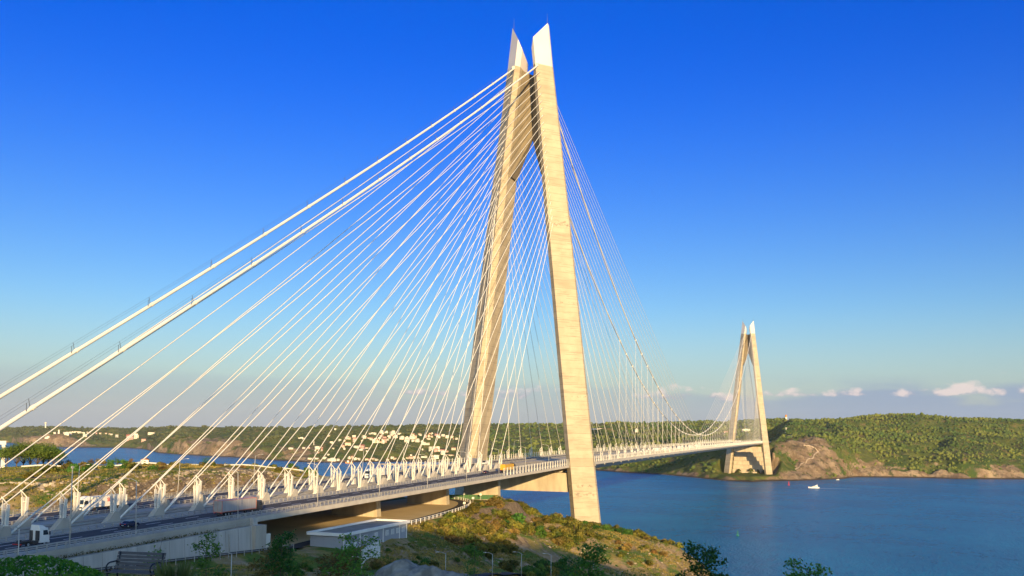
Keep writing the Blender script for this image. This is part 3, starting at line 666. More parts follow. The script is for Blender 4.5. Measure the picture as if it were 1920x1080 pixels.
def add_stay(b, A, B, r, pipe=True):
    pts = sag_pts(A, B); n = len(pts)
    b.tube(pts, r, 6, cap=False)
    if pipe:
        d = (Vector(B)-Vector(A)).normalized(); A = Vector(A)
        b.tube([A-d*.6, A+d*.4, A+d*5.0, A+d*9.2], [r*1.9, r*1.75, r*1.7, r*1.05], 8)
        B = Vector(B); b.tube([B-d*3.2, B-d*.3], [r*1.1, r*2.0], 8)
def anchor(b, A, d):
    """sloped concrete block that takes the stay"""
    x, y, z = A; b.prism([(x-3.6, y-.8, z-.6), (x+1.0, y-.8, z-.6), (x+1.0, y+.8, z-.6), (x-3.6, y+.8, z-.6)],
                         [(x-.7, y-.62, z+2.0), (x+.6, y-.62, z+1.7), (x+.6, y+.62, z+1.7), (x-.7, y+.62, z+2.0)])
# stays of the near tower are parts each; those of the far tower are one mass
for i in range(22):
    for sg in (-1, 1):
        x = -355+15.5*(i-2) if i else (-398. if sg < 0 else -386.5)
        A = Vector((x, sg*5.5, zd(x)+.5)); T = top_pt(sg, zt_of(i), -1)
        b = MB(); add_stay(b, A, T, .135); b.build('stay_cable', 'cable_white', bridge)
        d = (T-A).normalized()
        if i:
            t = (8.2)/d.z; S = A+d*t; xv = S.x+1.2
            b = MB(); damper(b, xv, sg*5.5, 6.7, S); b.build('cable_damper', 'white_paint', bridge)
            b = MB(); anchor(b, (A.x-.9, A.y, A.z+.2), d); b.build('anchor_block', 'concrete', bridge)
        x = 50+24.*i; j = 21-i
        A = Vector((x, sg*27.2, zd(x)+.3)); T = top_pt(sg, zt_of(j), 1)
        b = MB(); add_stay(b, A, T, .115); b.build('stay_cable', 'cable_white', bridge)
        d = (T-A).normalized(); S = A+d*(6.8/d.z)
        b = MB(); damper(b, S.x-.6, sg*27.2, 5.4, S); b.build('cable_damper', 'white_paint', bridge)
bs = MB(); bd = MB()
for i in range(22):
    for sg in (-1, 1):
        x = 1408-(50+24.*i); j = 21-i
        A = Vector((x, sg*27.2, zd(x)+.3)); T = top_pt(sg, zt_of(j), -1, 1408, -6.5)
        bs.tube(sag_pts(A, T, .004, 5), .135, 4, cap=False); d = (T-A).normalized(); S = A+d*(6.8/d.z); damper(bd, S.x+.6, sg*27.2, 5.4, S)
        x = 1408+15.5*(i+2); A = Vector((x, sg*5.5, zd(x)+.3)); T = top_pt(sg, zt_of(j), 1, 1408, -6.5)
        bs.tube(sag_pts(A, T, .004, 5), .135, 4, cap=False)
tag(bs.build('stay_cables', 'cable_white', bridge), kind='stuff', label='fan of thin white stays of the far tower')
tag(bd.build('cable_dampers', 'white_paint', bridge), kind='stuff', label='row of small white damper frames by the far tower')

# ------------------------------------------------------------ abutment and approach embankment
ab = empty('bridge_abutment', (XA, 0, 0), 0, 'grey concrete abutment and retaining wall at the landward end of the deck', 'retaining wall')
b = MB(); n = 24
for i in range(n):
    x0 = -118*i/n; x1 = -118*(i+1)/n-.0; z0 = zd(XA+x0); z1 = zd(XA+x1)
    lo0 = 53.4; 
    b.prism([(x0, -31.1, lo0), (x1, -31.1, lo0), (x1, -29.0, lo0), (x0, -29.0, lo0)], [(x0, -30.6, z0-1.7), (x1, -30.6, z1-1.7), (x1, -29.0, z1-1.7), (x0, -29.0, z0-1.7)])
wl = b.build('retaining_wall', 'wall_concrete', ab)
for i in range(1, 24):
    x0 = -4.9*i; b = MB(); b.prism([(x0-.05, -31.12, 54.5), (x0+.05, -31.12, 54.5), (x0+.05, -31.0, 54.5), (x0-.05, -31.0, 54.5)], [(x0-.05, -30.635, zd(XA+x0)-1.75), (x0+.05, -30.635, zd(XA+x0)-1.75), (x0+.05, -30.5, zd(XA+x0)-1.75), (x0-.05, -30.5, zd(XA+x0)-1.75)]); b.build('wall_joint', 'soffit', wl)
for x0 in (-13.5, -37.5, -62, -86):
    b = MB(); b.tube([(x0, -31.2, 55.0), (x0, -30.85, zd(XA+x0)-2.6)], .14, 6); b.build('drain_pipe', 'galv', wl)
b = MB(); b.box(-3.2, .5, -30.9, 30, 53.2, zd(XA)-5.2); b.box(-3.2, -1.4, -30.3, 30, zd(XA)-5.2, zd(XA)-.02); b.build('bearing_wall', 'wall_concrete', ab)
b = MB(); b.box(-4.2, .4, -31.75, -28.6, 53.2, zd(XA)-1.75); b.build('wing_pier', 'concrete', ab)
b = MB(); b.box(.7, 4.6, -30.2, -26.8, 54.2, 59.2); b.box(.9, 4.4, -30.25, -30.15, 57.2, 58.2); b.build('inspection_box', 'white_paint', ab)
b = MB()
for i in range(28):
    x0 = -2-4*i; x1 = x0-4
    b.bar((x0, -30.0, zd(XA+x0)-.55), (x1, -30.0, zd(XA+x1)-.55), .08); b.bar((x0, -30.0, zd(XA+x0)-1.1), (x1, -30.0, zd(XA+x1)-1.1), .05); b.bar((x0, -30.0, zd(XA+x0)-1.75), (x0, -30.0, zd(XA+x0)-.5), .1)
b.build('railing', 'galv', ab)
b = MB()
for i in range(len(xs_app)-1):
    x0, x1 = xs_app[i], xs_app[i+1]
    b.prism([(x0, -29.3, zd(x0)-1.6), (x1, -29.3, zd(x1)-1.6), (x1, 29.3, zd(x1)-1.6), (x0, 29.3, zd(x0)-1.6)], [(x0, -29.25, zd(x0)), (x1, -29.25, zd(x1)), (x1, 29.25, zd(x1)), (x0, 29.25, zd(x0))])
tag(b.build('approach_road', 'concrete'), kind='structure')
# ------------------------------------------------------------ materials for things
M['truck_white'] = mat('truck_white', (.78, .78, .76), (.72, .72, .70), .6, .35, 0)
M['truck_dark'] = mat('dark_cab_paint', (.04, .04, .045), None, 1., .35, 0)
M['maroon_paint'] = mat('maroon_paint', (.16, .012, .018), None, 1., .3, 0)
M['yellow_paint'] = mat('yellow_paint', (.62, .36, .025), (.54, .30, .02), .7, .4, 0)
M['tarp_grey'] = mat('grey_curtain', (.40, .38, .385), (.32, .305, .31), .8, .6, .15, 1.2, stretch=(3, 1, .3))
M['tarp_white'] = mat('white_curtain', (.76, .73, .68), (.70, .67, .62), .6, .6, .1, 1.)
M['frame_red'] = mat('faded_red_frame', (.52, .21, .16), (.42, .17, .13), 1., .6, 0)
M['letter_red'] = mat('letter_red', (.62, .03, .03), None, 1, .6, 0)
M['letter_blue'] = mat('letter_blue', (.10, .12, .30), None, 1, .6, 0)
M['car_blue'] = mat('dark_blue_paint', (.012, .016, .05), None, 1., .25, 0, spec=.6)
M['car_dark'] = mat('dark_plum_paint', (.03, .02, .04), None, 1., .25, 0)
M['glass'] = mat('dark_glass', (.02, .025, .03), None, 1., .08, 0, spec=.6)
M['rubber'] = mat('tyre_rubber', (.022, .022, .022), None, 1., .9, 0)
M['chassis'] = mat('chassis_black', (.035, .033, .032), (.06, .05, .045), 2., .7, 0)
M['rim_metal'] = mat('wheel_rim', (.45, .45, .45), None, 1., .4, 0, metal=.5)
M['lamp_lens'] = mat('lamp_lens', (.75, .75, .70), None, 1., .25, 0)
M['tail_lens'] = mat('tail_lens', (.45, .02, .015), None, 1., .3, 0)
M['lamp_pole'] = mat('lamp_pole_paint', (.46, .45, .42), (.40, .39, .37), .6, .5, 0)
M['wood_slat'] = mat('weathered_wood', (.145, .125, .125), (.095, .08, .08), 6., .75, .2, 30., stretch=(1, 12, 12))
M['iron_black'] = mat('black_cast_iron', (.018, .018, .02), None, 3., .45, .1, 40.)
M['wood_brown'] = mat('brown_board', (.26, .12, .05), (.18, .08, .03), 5., .7, .2, 20.)
M['wall_blue'] = mat('pale_grey_cladding', (.33, .345, .39), (.29, .305, .345), .2, .6, 0)
M['wall_light'] = mat('light_trim', (.80, .79, .76), (.72, .71, .68), .3, .6, 0)
M['roof_grey'] = mat('flat_roof_membrane', (.27, .27, .24), (.20, .20, .175), .25, .85, .1)
M['sand'] = mat('sandy_yard', (.68, .53, .29), (.58, .44, .23), .06, .95, .3, 1.5, detail=8)
M['green_net'] = mat('green_net', (.03, .10, .035), (.05, .14, .05), 1.5, .8, 0)
M['rust_post'] = mat('rusty_brown_post', (.22, .09, .06), (.15, .06, .04), 3., .8, 0)
M['stone_pale'] = mat('pale_stone', (.50, .43, .32), (.38, .32, .23), .7, .9, .3, 2.)
M['foam'] = mat('wake_foam', (.80, .84, .86), (.40, .55, .66), .12, .7, 0, lo=.45, hi=.8, stretch=(1, .25, 1), geo=True)
M['hull_white'] = mat('hull_white', (.82, .80, .76), None, .5, .35, 0)
M['buoy_red'] = mat('buoy_red', (.50, .03, .03), None, 1., .5, 0)
M['buoy_green'] = mat('buoy_green', (.01, .20, .14), None, 1., .5, 0)

def wheel(parent, x, y, z, r=.5, w=.32, n=14):
    b = MB(); b.cyl((x, y-w/2, z), r, w, n, 'y', 0); o = b.build('wheel', 'rubber', parent)
    b = MB(); b.cyl((x, y-w/2-.012, z), r*.55, w+.024, 10, 'y', 0); b.build('rim', 'rim_metal', o); return o
def text_on(parent, s, size, loc, rot, m, name='lettering'):
    c = bpy.data.curves.new(name, 'FONT'); c.body = s; c.size = size; c.extrude = .012; c.align_x = 'CENTER'; c.align_y = 'CENTER'; c.offset = .02
    c.materials.append(M[m]); tmp = bpy.data.objects.new(name, c); me = bpy.data.meshes.new_from_object(tmp); bpy.data.objects.remove(tmp); o = bpy.data.objects.new(name, me); COL.objects.link(o); o.location = loc; o.rotation_euler = rot; o.parent = parent; return o

def cab_shape(b, x0, x1, w, z0, zt, rake=.35):
    """cab-over block, front towards +x with a raked screen"""
    h = w/2; zm = z0+(zt-z0)*.48
    b.prism([(x0, -h, z0), (x1, -h, z0), (x1, h, z0), (x0, h, z0)], [(x0, -h, zm), (x1, -h, zm), (x1, h, zm), (x0, h, zm)])
    b.prism([(x0, -h, zm), (x1, -h, zm), (x1, h, zm), (x0, h, zm)], [(x0, -h*.95, zt), (x1-rake, -h*.95, zt), (x1-rake, h*.95, zt), (x0, h*.95, zt)])
def make_lorry(name, label, loc, rz, cat, group=None, cab='truck_white', box='tarp_white', length=13.6, bh=2.75, gap=1.0, frame=None, deflector=True, trailer=True, cabh=3.4, coarse=False):
    t = empty(name, loc, rz, label, cat, group)
    L_ = length
    xf = L_/2 if trailer else 3.2; cabl = 2.3
    b = MB(); cab_shape(b, xf-cabl, xf, 2.45, .55, cabh)
    if deflector: b.prism([(xf-cabl, -1.1, cabh), (xf-.7, -1.1, cabh), (xf-.7, 1.1, cabh), (xf-cabl, 1.1, cabh)], [(xf-cabl, -1.0, cabh+.62), (xf-1.5, -.95, cabh+.55), (xf-1.5, .95, cabh+.55), (xf-cabl, 1.0, cabh+.62)])
    b.box(xf-.1, xf+.12, -1.2, 1.2, .35, .85)
    c = b.build('cab', cab, t)
    b = MB(); zm = .55+(cabh-.55)*.48; b.prism([(xf-.02, -1.08, zm+.08), (xf+.02, -1.08, zm+.08), (xf+.02, 1.08, zm+.08), (xf-.02, 1.08, zm+.08)], [(xf-.29, -1.0, cabh-.3), (xf-.25, -1.0, cabh-.3), (xf-.25, 1.0, cabh-.3), (xf-.29, 1.0, cabh-.3)]); b.build('windscreen', 'glass', c)
    for s in (-1, 1):
        b = MB(); b.prism([(xf-1.5, s*1.235-.02, zm+.1), (xf-.25, s*1.235-.02, zm+.1), (xf-.25, s*1.235+.02, zm+.1), (xf-1.5, s*1.235+.02, zm+.1)], [(xf-1.5, s*1.19-.02, cabh-.45), (xf-.5, s*1.19-.02, cabh-.45), (xf-.5, s*1.19+.02, cabh-.45), (xf-1.5, s*1.19+.02, cabh-.45)]); b.build('side_window', 'glass', c)
        b = MB(); b.box(xf-.18, xf-.02, s*1.42-.1, s*1.42+.1, zm+.05, zm+.75); b.build('mirror', 'chassis', c)
        b = MB(); b.box(xf+.1, xf+.14, s*.95-.2, s*.95+.2, .62, .8); b.build('headlight', 'lamp_lens', c)
    b = MB(); b.box(xf+.0, xf+.03, -.8, .8, .95, 1.35); b.build('grille', 'chassis', c)
    b = MB(); tail = -L_/2 if trailer else -3.3
    b.box(tail+.1, xf-.3, -.42, .42, .62, .98); b.box(tail+.2 if trailer else -.4, tail+.4 if trailer else -.1, -1.1, 1.1, .4, .6); b.box(xf-cabl-1.5, xf-cabl-.3, -1.15, -.5, .45, 1.0); b.box(xf-cabl-1.5, xf-cabl-.3, .5, 1.15, .45, 1.0)
    if not trailer:
        b.prism([(-1.9, -.45, .98), (-.7, -.45, .98), (-.7, .45, .98), (-1.9, .45, .98)], [(-1.8, -.4, 1.18), (-.9, -.4, 1.18), (-.9, .4, 1.18), (-1.8, .4, 1.18)])
        for s in (-1, 1): b.box(-2.5, -1.1, s*1.0-.22, s*1.0+.22, 1.0, 1.08)
    b.build('chassis', 'chassis', t)
    ax = [xf-1.1] + ([xf-4.6] if trailer else [-1.75])+([tail+1.6, tail+2.9, tail+4.2] if trailer else [])
    for x in ax:
        for s in (-1, 1): wheel(t, x, s*1.03, .5)
    if trailer:
        x1 = xf-cabl-gap+.3; x0 = tail
        b = MB(); b.box(x0+.06, x1-.06, -1.25, 1.25, 1.15, 1.15+bh); bx = b.build('trailer_box', box, t)
        b = MB(); f = .13
        for y in (-1.27, 1.27): b.bar((x0, y, 1.15), (x1, y, 1.15), f, .2); b.bar((x0, y, 1.15+bh), (x1, y, 1.15+bh), f, f)
        for x in (x0, x1): 
            for y in (-1.24, 1.24): b.bar((x, y, 1.1), (x, y, 1.15+bh+.06), f*1.1)
            b.bar((x, -1.27, 1.15+bh), (x, 1.27, 1.15+bh), f); b.bar((x, -1.27, 1.12), (x, 1.27, 1.12), f, .22)
        b.bar((x0-.01, 0, 1.1), (x0-.01, 0, 1.15+bh), .08)
        b.build('trailer_frame', frame or box, bx)
        for s in (-1, 1):
            b = MB(); b.box(x0-.06, x0+.02, s*.95-.25, s*.95+.25, .78, .95); b.build('tail_light', 'tail_lens', t)
        return t, x0, x1
    b = MB(); b.box(-3.35, -3.28, -1.1, 1.1, .55, .75); b.build('tail_light', 'tail_lens', t)
    for s in (-1, 1):
        b = MB(); b.tube([(-2.45, s*1.03, 1.0), (-1.75, s*1.03, 1.18), (-1.05, s*1.03, 1.0)], .12, 6); b.build('mudguard', 'chassis', t)
    b = MB(); b.box(.62, .88, -1.15, -.35, 1.0, 2.9); b.box(.62, .88, .55, 1.15, 1.0, 2.9); b.build('air_stack', 'truck_dark', t)
    return t, -3.3, 0
def make_car(label, loc, rz, paint, name='car', van=False, group=None):
    t = empty(name, loc, rz, label, 'van' if van else 'car', group)
    prof = [(-2.2, .35), (-2.25, .75), (-2.1, .98), (-1.55, 1.05), (-.95, 1.42), (.35, 1.45), (1.05, 1.02), (1.95, .88), (2.2, .62), (2.2, .35)] if not van else [(-2.4, .4), (-2.4, 2.15), (1.0, 2.2), (1.75, 1.25), (2.4, 1.05), (2.4, .4)]
    b = MB(); n = len(prof)
    w = lambda z: .86-(max(0, z-.95)*.32 if not van else max(0, z-1.2)*.08)
    b.add([(x, -w(z), z) for x, z in prof]+[(x, w(z), z) for x, z in prof], [tuple(range(n)), tuple(range(2*n-1, n-1, -1))]+[(i, n+i, n+(i+1) % n, (i+1) % n) for i in range(n)])
    body = b.build('body', paint, t, recalc=True)
    b = MB()
    if not van:
        b.add([(.42, -.68, 1.43), (.42, .68, 1.43), (1.03, .8, 1.06), (1.03, -.8, 1.06)], [(0, 1, 2, 3)]); b.add([(-1.0, -.68, 1.42), (-1.0, .68, 1.42), (-1.5, .8, 1.09), (-1.5, -.8, 1.09)], [(0, 1, 2, 3)])
        for s in (-1, 1): b.add([(-1.35, s*.845, 1.07), (.92, s*.845, 1.05), (.3, s*.725, 1.40), (-.9, s*.725, 1.39)], [(0, 1, 2, 3)])
        b.v = [(x, y, z+.012) for x, y, z in b.v]
    else:
        b.add([(1.03, -.75, 2.16), (1.03, .75, 2.16), (1.76, .8, 1.29), (1.76, -.8, 1.29)], [(0, 1, 2, 3)]); b.v = [(x+.015, y, z+.015) for x, y, z in b.v]
        for s in (-1, 1): b.add([(.1, s*.83, 1.3), (1.5, s*.84, 1.3), (1.0, s*.80, 2.0), (.1, s*.80, 2.0)], [(0, 1, 2, 3)])
    b.build('window_glass', 'glass', body)
    for s in (-1, 1):
        b = MB(); b.box(2.12, 2.22, s*.62-.16, s*.62+.16, .62, .76); b.build('headlight', 'lamp_lens', body)
        b = MB(); b.box(-2.28, -2.18, s*.66-.16, s*.66+.16, .74, .88); b.build('tail_light', 'tail_lens', body)
        for x in (-1.38, 1.38): wheel(t, x, s*.76, .33, .33, .22)
    b = MB(); b.box(-2.29, -2.24, -.26, .26, .5, .62); b.build('number_plate', 'lamp_lens', body)
    return t
def on_deck(x, y): return (x, y, zd(x)+.07)
make_lorry('truck_tractor', 'white truck tractor driving without a trailer on the near carriageway', on_deck(-363.5, -20.4), 0, 'truck', trailer=False, cabh=3.35)
t, x0, x1 = make_lorry('articulated_lorry', 'grey curtain-sided trailer with reddish rear frame behind a dark cab', on_deck(-297.6, -20.6), 0, 'lorry', cab='truck_dark', box='tarp_grey', frame='frame_red', length=17.5, bh=2.8, deflector=False, cabh=3.1)
b = MB(); b.box(x0-.06, x0+.02, -1.15, -.06, 1.3, 3.8); b.box(x0-.06, x0+.02, .06, 1.15, 1.3, 3.8); b.build('rear_door', mat('rear_door_panel', (.36, .33, .31), (.30, .27, .25), .8, .6), t)
t, x0, x1 = make_lorry('articulated_lorry', 'white lorry with red and blue lettering on its white trailer', on_deck(-303.4, 18.4), math.pi, 'lorry', box='tarp_white', length=15.5, bh=2.6)
text_on(t, 'SD', 1.35, (-1.2, 1.33, 2.75), (math.pi/2, 0, math.pi), 'letter_red'); text_on(t, 'UR', 1.1, (-3.2, 1.33, 2.75), (math.pi/2, 0, math.pi), 'letter_blue')
make_lorry('articulated_lorry', 'plain white lorry on the far carriageway with the sea behind it', on_deck(-152.5, 15.2), math.pi, 'lorry', box='tarp_white', length=15.5)
make_lorry('articulated_lorry', 'lorry with a maroon cab and grey trailer by the foot of the shaded tower leg', on_deck(-42, 15.2), math.pi, 'lorry', cab='maroon_paint', box='tarp_grey', length=16, cabh=3.6)
make_lorry('articulated_lorry', 'bright yellow box lorry near the tower on the near carriageway', on_deck(-83, -18.9), 0, 'lorry', cab='truck_dark', box='yellow_paint', frame='yellow_paint', length=15, bh=2.4)
make_car('dark blue saloon car behind the lamp post on the near carriageway', on_deck(-331.5, -15.6), 0, 'car_blue')
make_car('small dark car following the bright yellow lorry', on_deck(-104, -15.6), 0, 'car_dark')
make_car('small white van on the far carriageway just above the yellow lorry', on_deck(-28, 13.8), math.pi, 'truck_white', 'van', True)
for (x, y, ln, lb) in ((312, -19, 12, 'white lorry on the main span, nearest to the tall tower'), (338, -22, 16, 'long white lorry second from the tall tower on the main span'),
                       (432, -19, 12, 'short white lorry by the middle of the main span'), (486, -22, 13, 'pale lorry where the main cables hang lowest'), (560, -19, 15, 'white lorry with dark openings just below the lowest point of the cables')):
    make_lorry('articulated_lorry', lb, on_deck(x, y), 0, 'lorry', 'lorries on the main span', length=ln, coarse=True)
make_car('white van between the low point of the cables and the far tower', on_deck(700, -22), 0, 'truck_white', 'van', True)
make_car('dark van close to the far tower on the bridge', on_deck(800, -22), 0, 'car_dark', 'van', True)

# ------------------------------------------------------------ lamps
def make_lamp(loc, rz, h, label, arm=2.6, group='lamp posts along the bridge', lean=.0, name='street_lamp'):
    t = empty(name, loc, rz, label, 'lamp post', group)
    b = MB(); b.tube([(0, 0, 0), (0, 0, .9)], [.17, .17], 8); b.tube([(0, 0, .9), (0, lean*h, h)], [.12, .075], 8); b.build('pole', 'lamp_pole', t)
    b = MB(); b.tube([(0, lean*h, h-.05), (0, lean*h+arm*.5, h+.38), (0, lean*h+arm, h+.48)], [.075, .06, .05], 6); b.build('arm', 'lamp_pole', t)
    b = MB(); y = lean*h+arm; b.prism([(-.14, y-.05, h+.42), (.14, y-.05, h+.42), (.11, y+.75, h+.46), (-.11, y+.75, h+.46)], [(-.1, y-.05, h+.56), (.1, y-.05, h+.56), (.07, y+.7, h+.56), (-.07, y+.7, h+.56)]); b.build('lamp_head', 'white_paint', t)
    return t
nl = [(-343, 'tall lamp post standing in front of the dark blue car'), (-307.5, 'tall lamp post in front of the grey curtain-sided trailer'), (-270, 'lamp post first ahead of the grey curtain-sided trailer'),
      (-232, 'second lamp post ahead of the grey trailer, above the first approach pier'), (-194.5, 'third lamp post ahead of the grey trailer on the near edge'), (-157, 'fourth lamp post ahead of the grey trailer, before the wind screen begins'),
      (-119, 'lamp post just behind the yellow lorry'), (-82, 'lamp post beside the front of the yellow lorry'), (-44, 'last near-edge lamp post before the sunlit tower leg')]
for x, lb in nl: make_lamp((x, -27.4, zd(x)+.16), 0, 11.4, lb, lean=.03)
fl = [(-303, 'far-side lamp post directly behind the lettered white lorry'), (-262, 'far-side lamp post in front of the brown rock cut'), (-222, 'far-side lamp post at the seaward end of the rock cut'),
      (-182, 'first far-side lamp post with the sea behind it'), (-142, 'far-side lamp post above the plain white lorry'), (-102, 'far-side lamp post just left of the shaded tower leg'),
      (-22, 'first far-side lamp post to the right of the shaded tower leg'), (18, 'far-side lamp post between the tower legs, middle of three'), (58, 'far-side lamp post nearest to the sunlit leg between the towers legs')]
for x, lb in fl: make_lamp((x, 27.4, zd(x)+.16), math.pi, 11.4, lb, lean=.05)
t = empty('camera_post', (-361, -27.4, zd(-361)+.16), 0, 'slim grey post with a small camera on top beside the white tractor', 'camera post')
b = MB(); b.tube([(0, 0, 0), (0, 0, 15.0)], [.16, .08], 8); b.build('pole', 'lamp_pole', t)
b = MB(); b.box(-.25, .3, -.14, .14, 14.9, 15.25); b.tube([(0, 0, 14.6), (0, 0, 15.3)], .16, 6); b.build('camera_housing', 'galv', t)
make_lamp((-388.5, -44, hz(-388.5, -44)), 0.9, 8.2, 'short lamp post rising out of the clipped hedge at the corner', 1.6, 'lower road lamp posts')
low = [(443, 178, 'lone lamp post on the shaded grass below the abutment wall'), (685, 205, 'lamp post in front of the white panel fence'), (841, 232, 'lamp post left of the grey rock face, on the lower road'),
       (928, 255, 'lamp post on the lower road before the dark cliff'), (982, 268, 'lamp post with a left-pointing arm between the two cliffs'), (1037, 280, 'lamp post rising over the green gully'), (1116, 300, 'lamp post behind the tall sapling by the grey flat')]
TOPS = {443: 1032, 685: 1041, 841: 1033, 928: 1034, 982: 1033, 1037: 1036, 1116: 1037}
for px, D, lb in low:
    az = YAW-math.atan((px-960)/FPX); k = FPX*math.sqrt(1+((px-960)/FPX)**2); x = CAM[0]+D*math.cos(az); y = CAM[1]+D*math.sin(az)
    zt = 85.77-(TOPS[px]-(810.98+.013*(px-959)))*D/k; g = hz(x, y); g0 = min(g, zt-6)
    make_lamp((x, y, g0), az+.3, zt-g0-.4, lb, 1.9, 'lower road lamp posts')

# ------------------------------------------------------------ yard, service road, building
def ribbon(pts, w, z, name, m, kind='structure'):
    vs = []; n = len(pts)
    for i, p in enumerate(pts):
        a = Vector(pts[max(i-1, 0)]); c = Vector(pts[min(i+1, n-1)]); d = (c-a).normalized(); nn = Vector((-d.y, d.x))*w/2
        zz = z(p) if callable(z) else z
        vs += [(p[0]+nn.x, p[1]+nn.y, zz), (p[0]-nn.x, p[1]-nn.y, zz)]
    b = MB(); b.add(vs, [(2*i, 2*i+1, 2*i+3, 2*i+2) for i in range(n-1)]); return tag(b.build(name, m), kind=kind)
b = MB(); b.add([(-301.5, -30.8, 54.50), (-186, -30.8, 54.50), (-150, -22.5, 54.50), (-118, -17, 54.5), (-100, 0, 54.5), (-96, 22, 54.5), (-301.5, 22, 54.50)], [(0, 1, 2, 3, 4, 5, 6)])
tag(b.build('sandy_yard', 'sand'), kind='structure')
def smooth(pts, k=6):
    out = []
    for i in range(len(pts)-1):
        p0 = Vector(pts[max(i-1, 0)]); p1 = Vector(pts[i]); p2 = Vector(pts[i+1]); p3 = Vector(pts[min(i+2, len(pts)-1)])
        for j in range(k):
            t = j/k; out.append(tuple(.5*((2*p1)+(p2-p0)*t+(2*p0-5*p1+4*p2-p3)*t*t+(3*p1-p0-3*p2+p3)*t**3)))
    return out+[tuple(pts[-1])]
rd = smooth([(-292, -32.2), (-284, -29.5), (-262, -27.5), (-238, -28), (-216, -28.2), (-190, -26), (-160, -22), (-138, -17.5), (-118, -10), (-106, 0), (-100, 14), (-98, 24)])
ribbon(rd, 4.4, 54.54, 'yard_road', 'asphalt')
sr = [(-292-4*i, -33.4) for i in range(34)]
ribbon([(-286, -31)]+sr, 4.2, lambda p: 55.9-min(max(p[0]+300, -200), 0)*.045+.08-(max(p[0]+300, 0)*.1), 'service_road', 'asphalt')
g = empty('guard_rail', (-300, -36.2, 55.9), 0, 'pale steel guard rail along the service road below the wall', 'guard rail'); b = MB()
for i in range(44):
    x0 = 4-3*i; x1 = x0-3; q0 = -min(x0, 0)*.045; q1 = -min(x1, 0)*.045
    b.box(x0-.06, x0+.06, -.06, .06, q0-.8, q0+.85)
for zz, h in ((.75, .14), (.38, .1)):
    for i in range(44):
        x0 = 4-3*i; x1 = x0-3; b.bar((x0, .08, -min(x0, 0)*.045+zz), (x1, .08, -min(x1, 0)*.045+zz), .06, h)
b.build('rail', 'galv', g)
# flat-roofed building
bl = empty('utility_building', (-262, -37.2, 53.6), math.radians(1.0), 'long pale grey flat-roofed utility building below the deck', 'building')
b = MB(); b.box(-20, 20.5, -5, 5, -1.5, 4.0); wall = b.build('wall', 'wall_blue', bl)
b = MB(); b.box(-20.6, 21.1, -5.6, 5.6, 4.0, 4.18); b.build('roof', 'roof_grey', bl)
b = MB()
b.box(-20.75, 21.25, -5.75, -5.35, 3.9, 4.75); b.box(-20.75, 21.25, 5.35, 5.75, 3.9, 4.75); b.box(-20.75, -20.35, -5.35, 5.35, 3.9, 4.75); b.box(20.85, 21.25, -5.35, 5.35, 3.9, 4.75)
b.build('parapet', 'wall_light', bl)
for x in (-19.7, -10.5, 4.0, 15.2, 20.3):
    b = MB(); b.box(x-.18, x+.18, -5.12, -5.0, -1.2, 3.9); b.build('downpipe', 'wall_light', wall)
for x in (-7.0, -.5, 6.6, 10.4, 14., 17.8, 1.2)[:6]:
    b = MB(); b.box(x-.95, x+.95, -5.1, -5.002, 1.5, 3.0); f = b.build('window', 'wall_light', wall)
    b = MB()
    for k in range(5): b.box(x-.8, x+.8, -5.13, -5.10, 1.62+k*.27, 1.75+k*.27)
    b.build('louvre', 'wall_blue', f)
for x in (-17.6, -13.2):
    b = MB(); b.box(x-.9, x+.9, -5.09, -5.002, -.6, 2.0); d = b.build('door', 'wall_light', wall); b = MB(); b.box(x+.55, x+.7, -5.16, -5.09, .6, .75); b.build('handle', 'iron_black', d)
    b = MB(); b.box(x-.3, x+.3, -5.3, -5.0, 2.5, 2.75); b.build('wall_lamp', 'iron_black', wall)
# white panel fence by the building
pf = empty('panel_fence', (-297.2, -56.4, 53.4), math.atan2(5.5, 20.3), 'white panel fence sloping down in front of the utility building', 'fence')
b = MB(); b.box(0, 21, -.06, .06, -1.2, 3.0)
pn = b.build('panel', 'wall_light', pf)
for i in range(8):
    b = MB(); b.box(i*3-.1, i*3+.1, -.14, .14, -1.5, 3.15); b.build('post', 'white_paint', pf)
b = MB(); b.box(0, 21, -.12, .12, 2.9, 3.08); b.box(0, 21, -.11, -.06, 1.3, 1.45); b.build('top_rail', 'white_paint', pf)
# white rail fence on the outside of the yard road
rf = empty('post_and_rail_fence', (0, 0, 54.5), 0, 'low white post and rail fence on the outer side of the yard road', 'fence'); b = MB(); b2 = MB()
off = []
for i, p in enumerate(rd):
    a = Vector(rd[max(i-1, 0)]); c = Vector(rd[min(i+1, len(rd)-1)]); d = (c-a).normalized(); off.append((p[0]+d.y*3.2, p[1]-d.x*3.2))
off = [p for p in off if -232 < p[0] and p[1] < 4]
for i, p in enumerate(off[::1]):
    b.box(p[0]-.09, p[0]+.09, p[1]-.09, p[1]+.09, -.4, 1.25)
for p, q in zip(off[:-1], off[1:]): b2.bar((*p, 1.1), (*q, 1.1), .1, .16); b2.bar((*p, .55), (*q, .55), .08, .12)
b.build('post', 'wall_light', rf); b2.build('rail', 'wall_light', rf)
gn = empty('net_fence', (-101, 2, 54.4), math.atan2(-18, 8.), 'dark green net fence across the end of the yard road', 'fence')
b = MB(); b.box(-2, 20, -.05, .05, 0, 2.1); b.build('net', 'green_net', gn); b = MB()
for i in range(8): b.box(-2+i*3.1, -1.88+i*3.1, -.1, .1, -.3, 2.2)
b.build('post', 'iron_black', gn)
sb = [(-103, -4.5, 3.0, 'small white board on a post at the left end of the green net fence'), (-101, -12, 2.7, 'small white board on a post before the right half of the green net fence'), (-113.5, -13.2, 1.9, 'small white board standing at the road fork in front of the green net fence'), (-146, -22.2, 2.2, 'small white board on the outer verge of the yard road bend')]
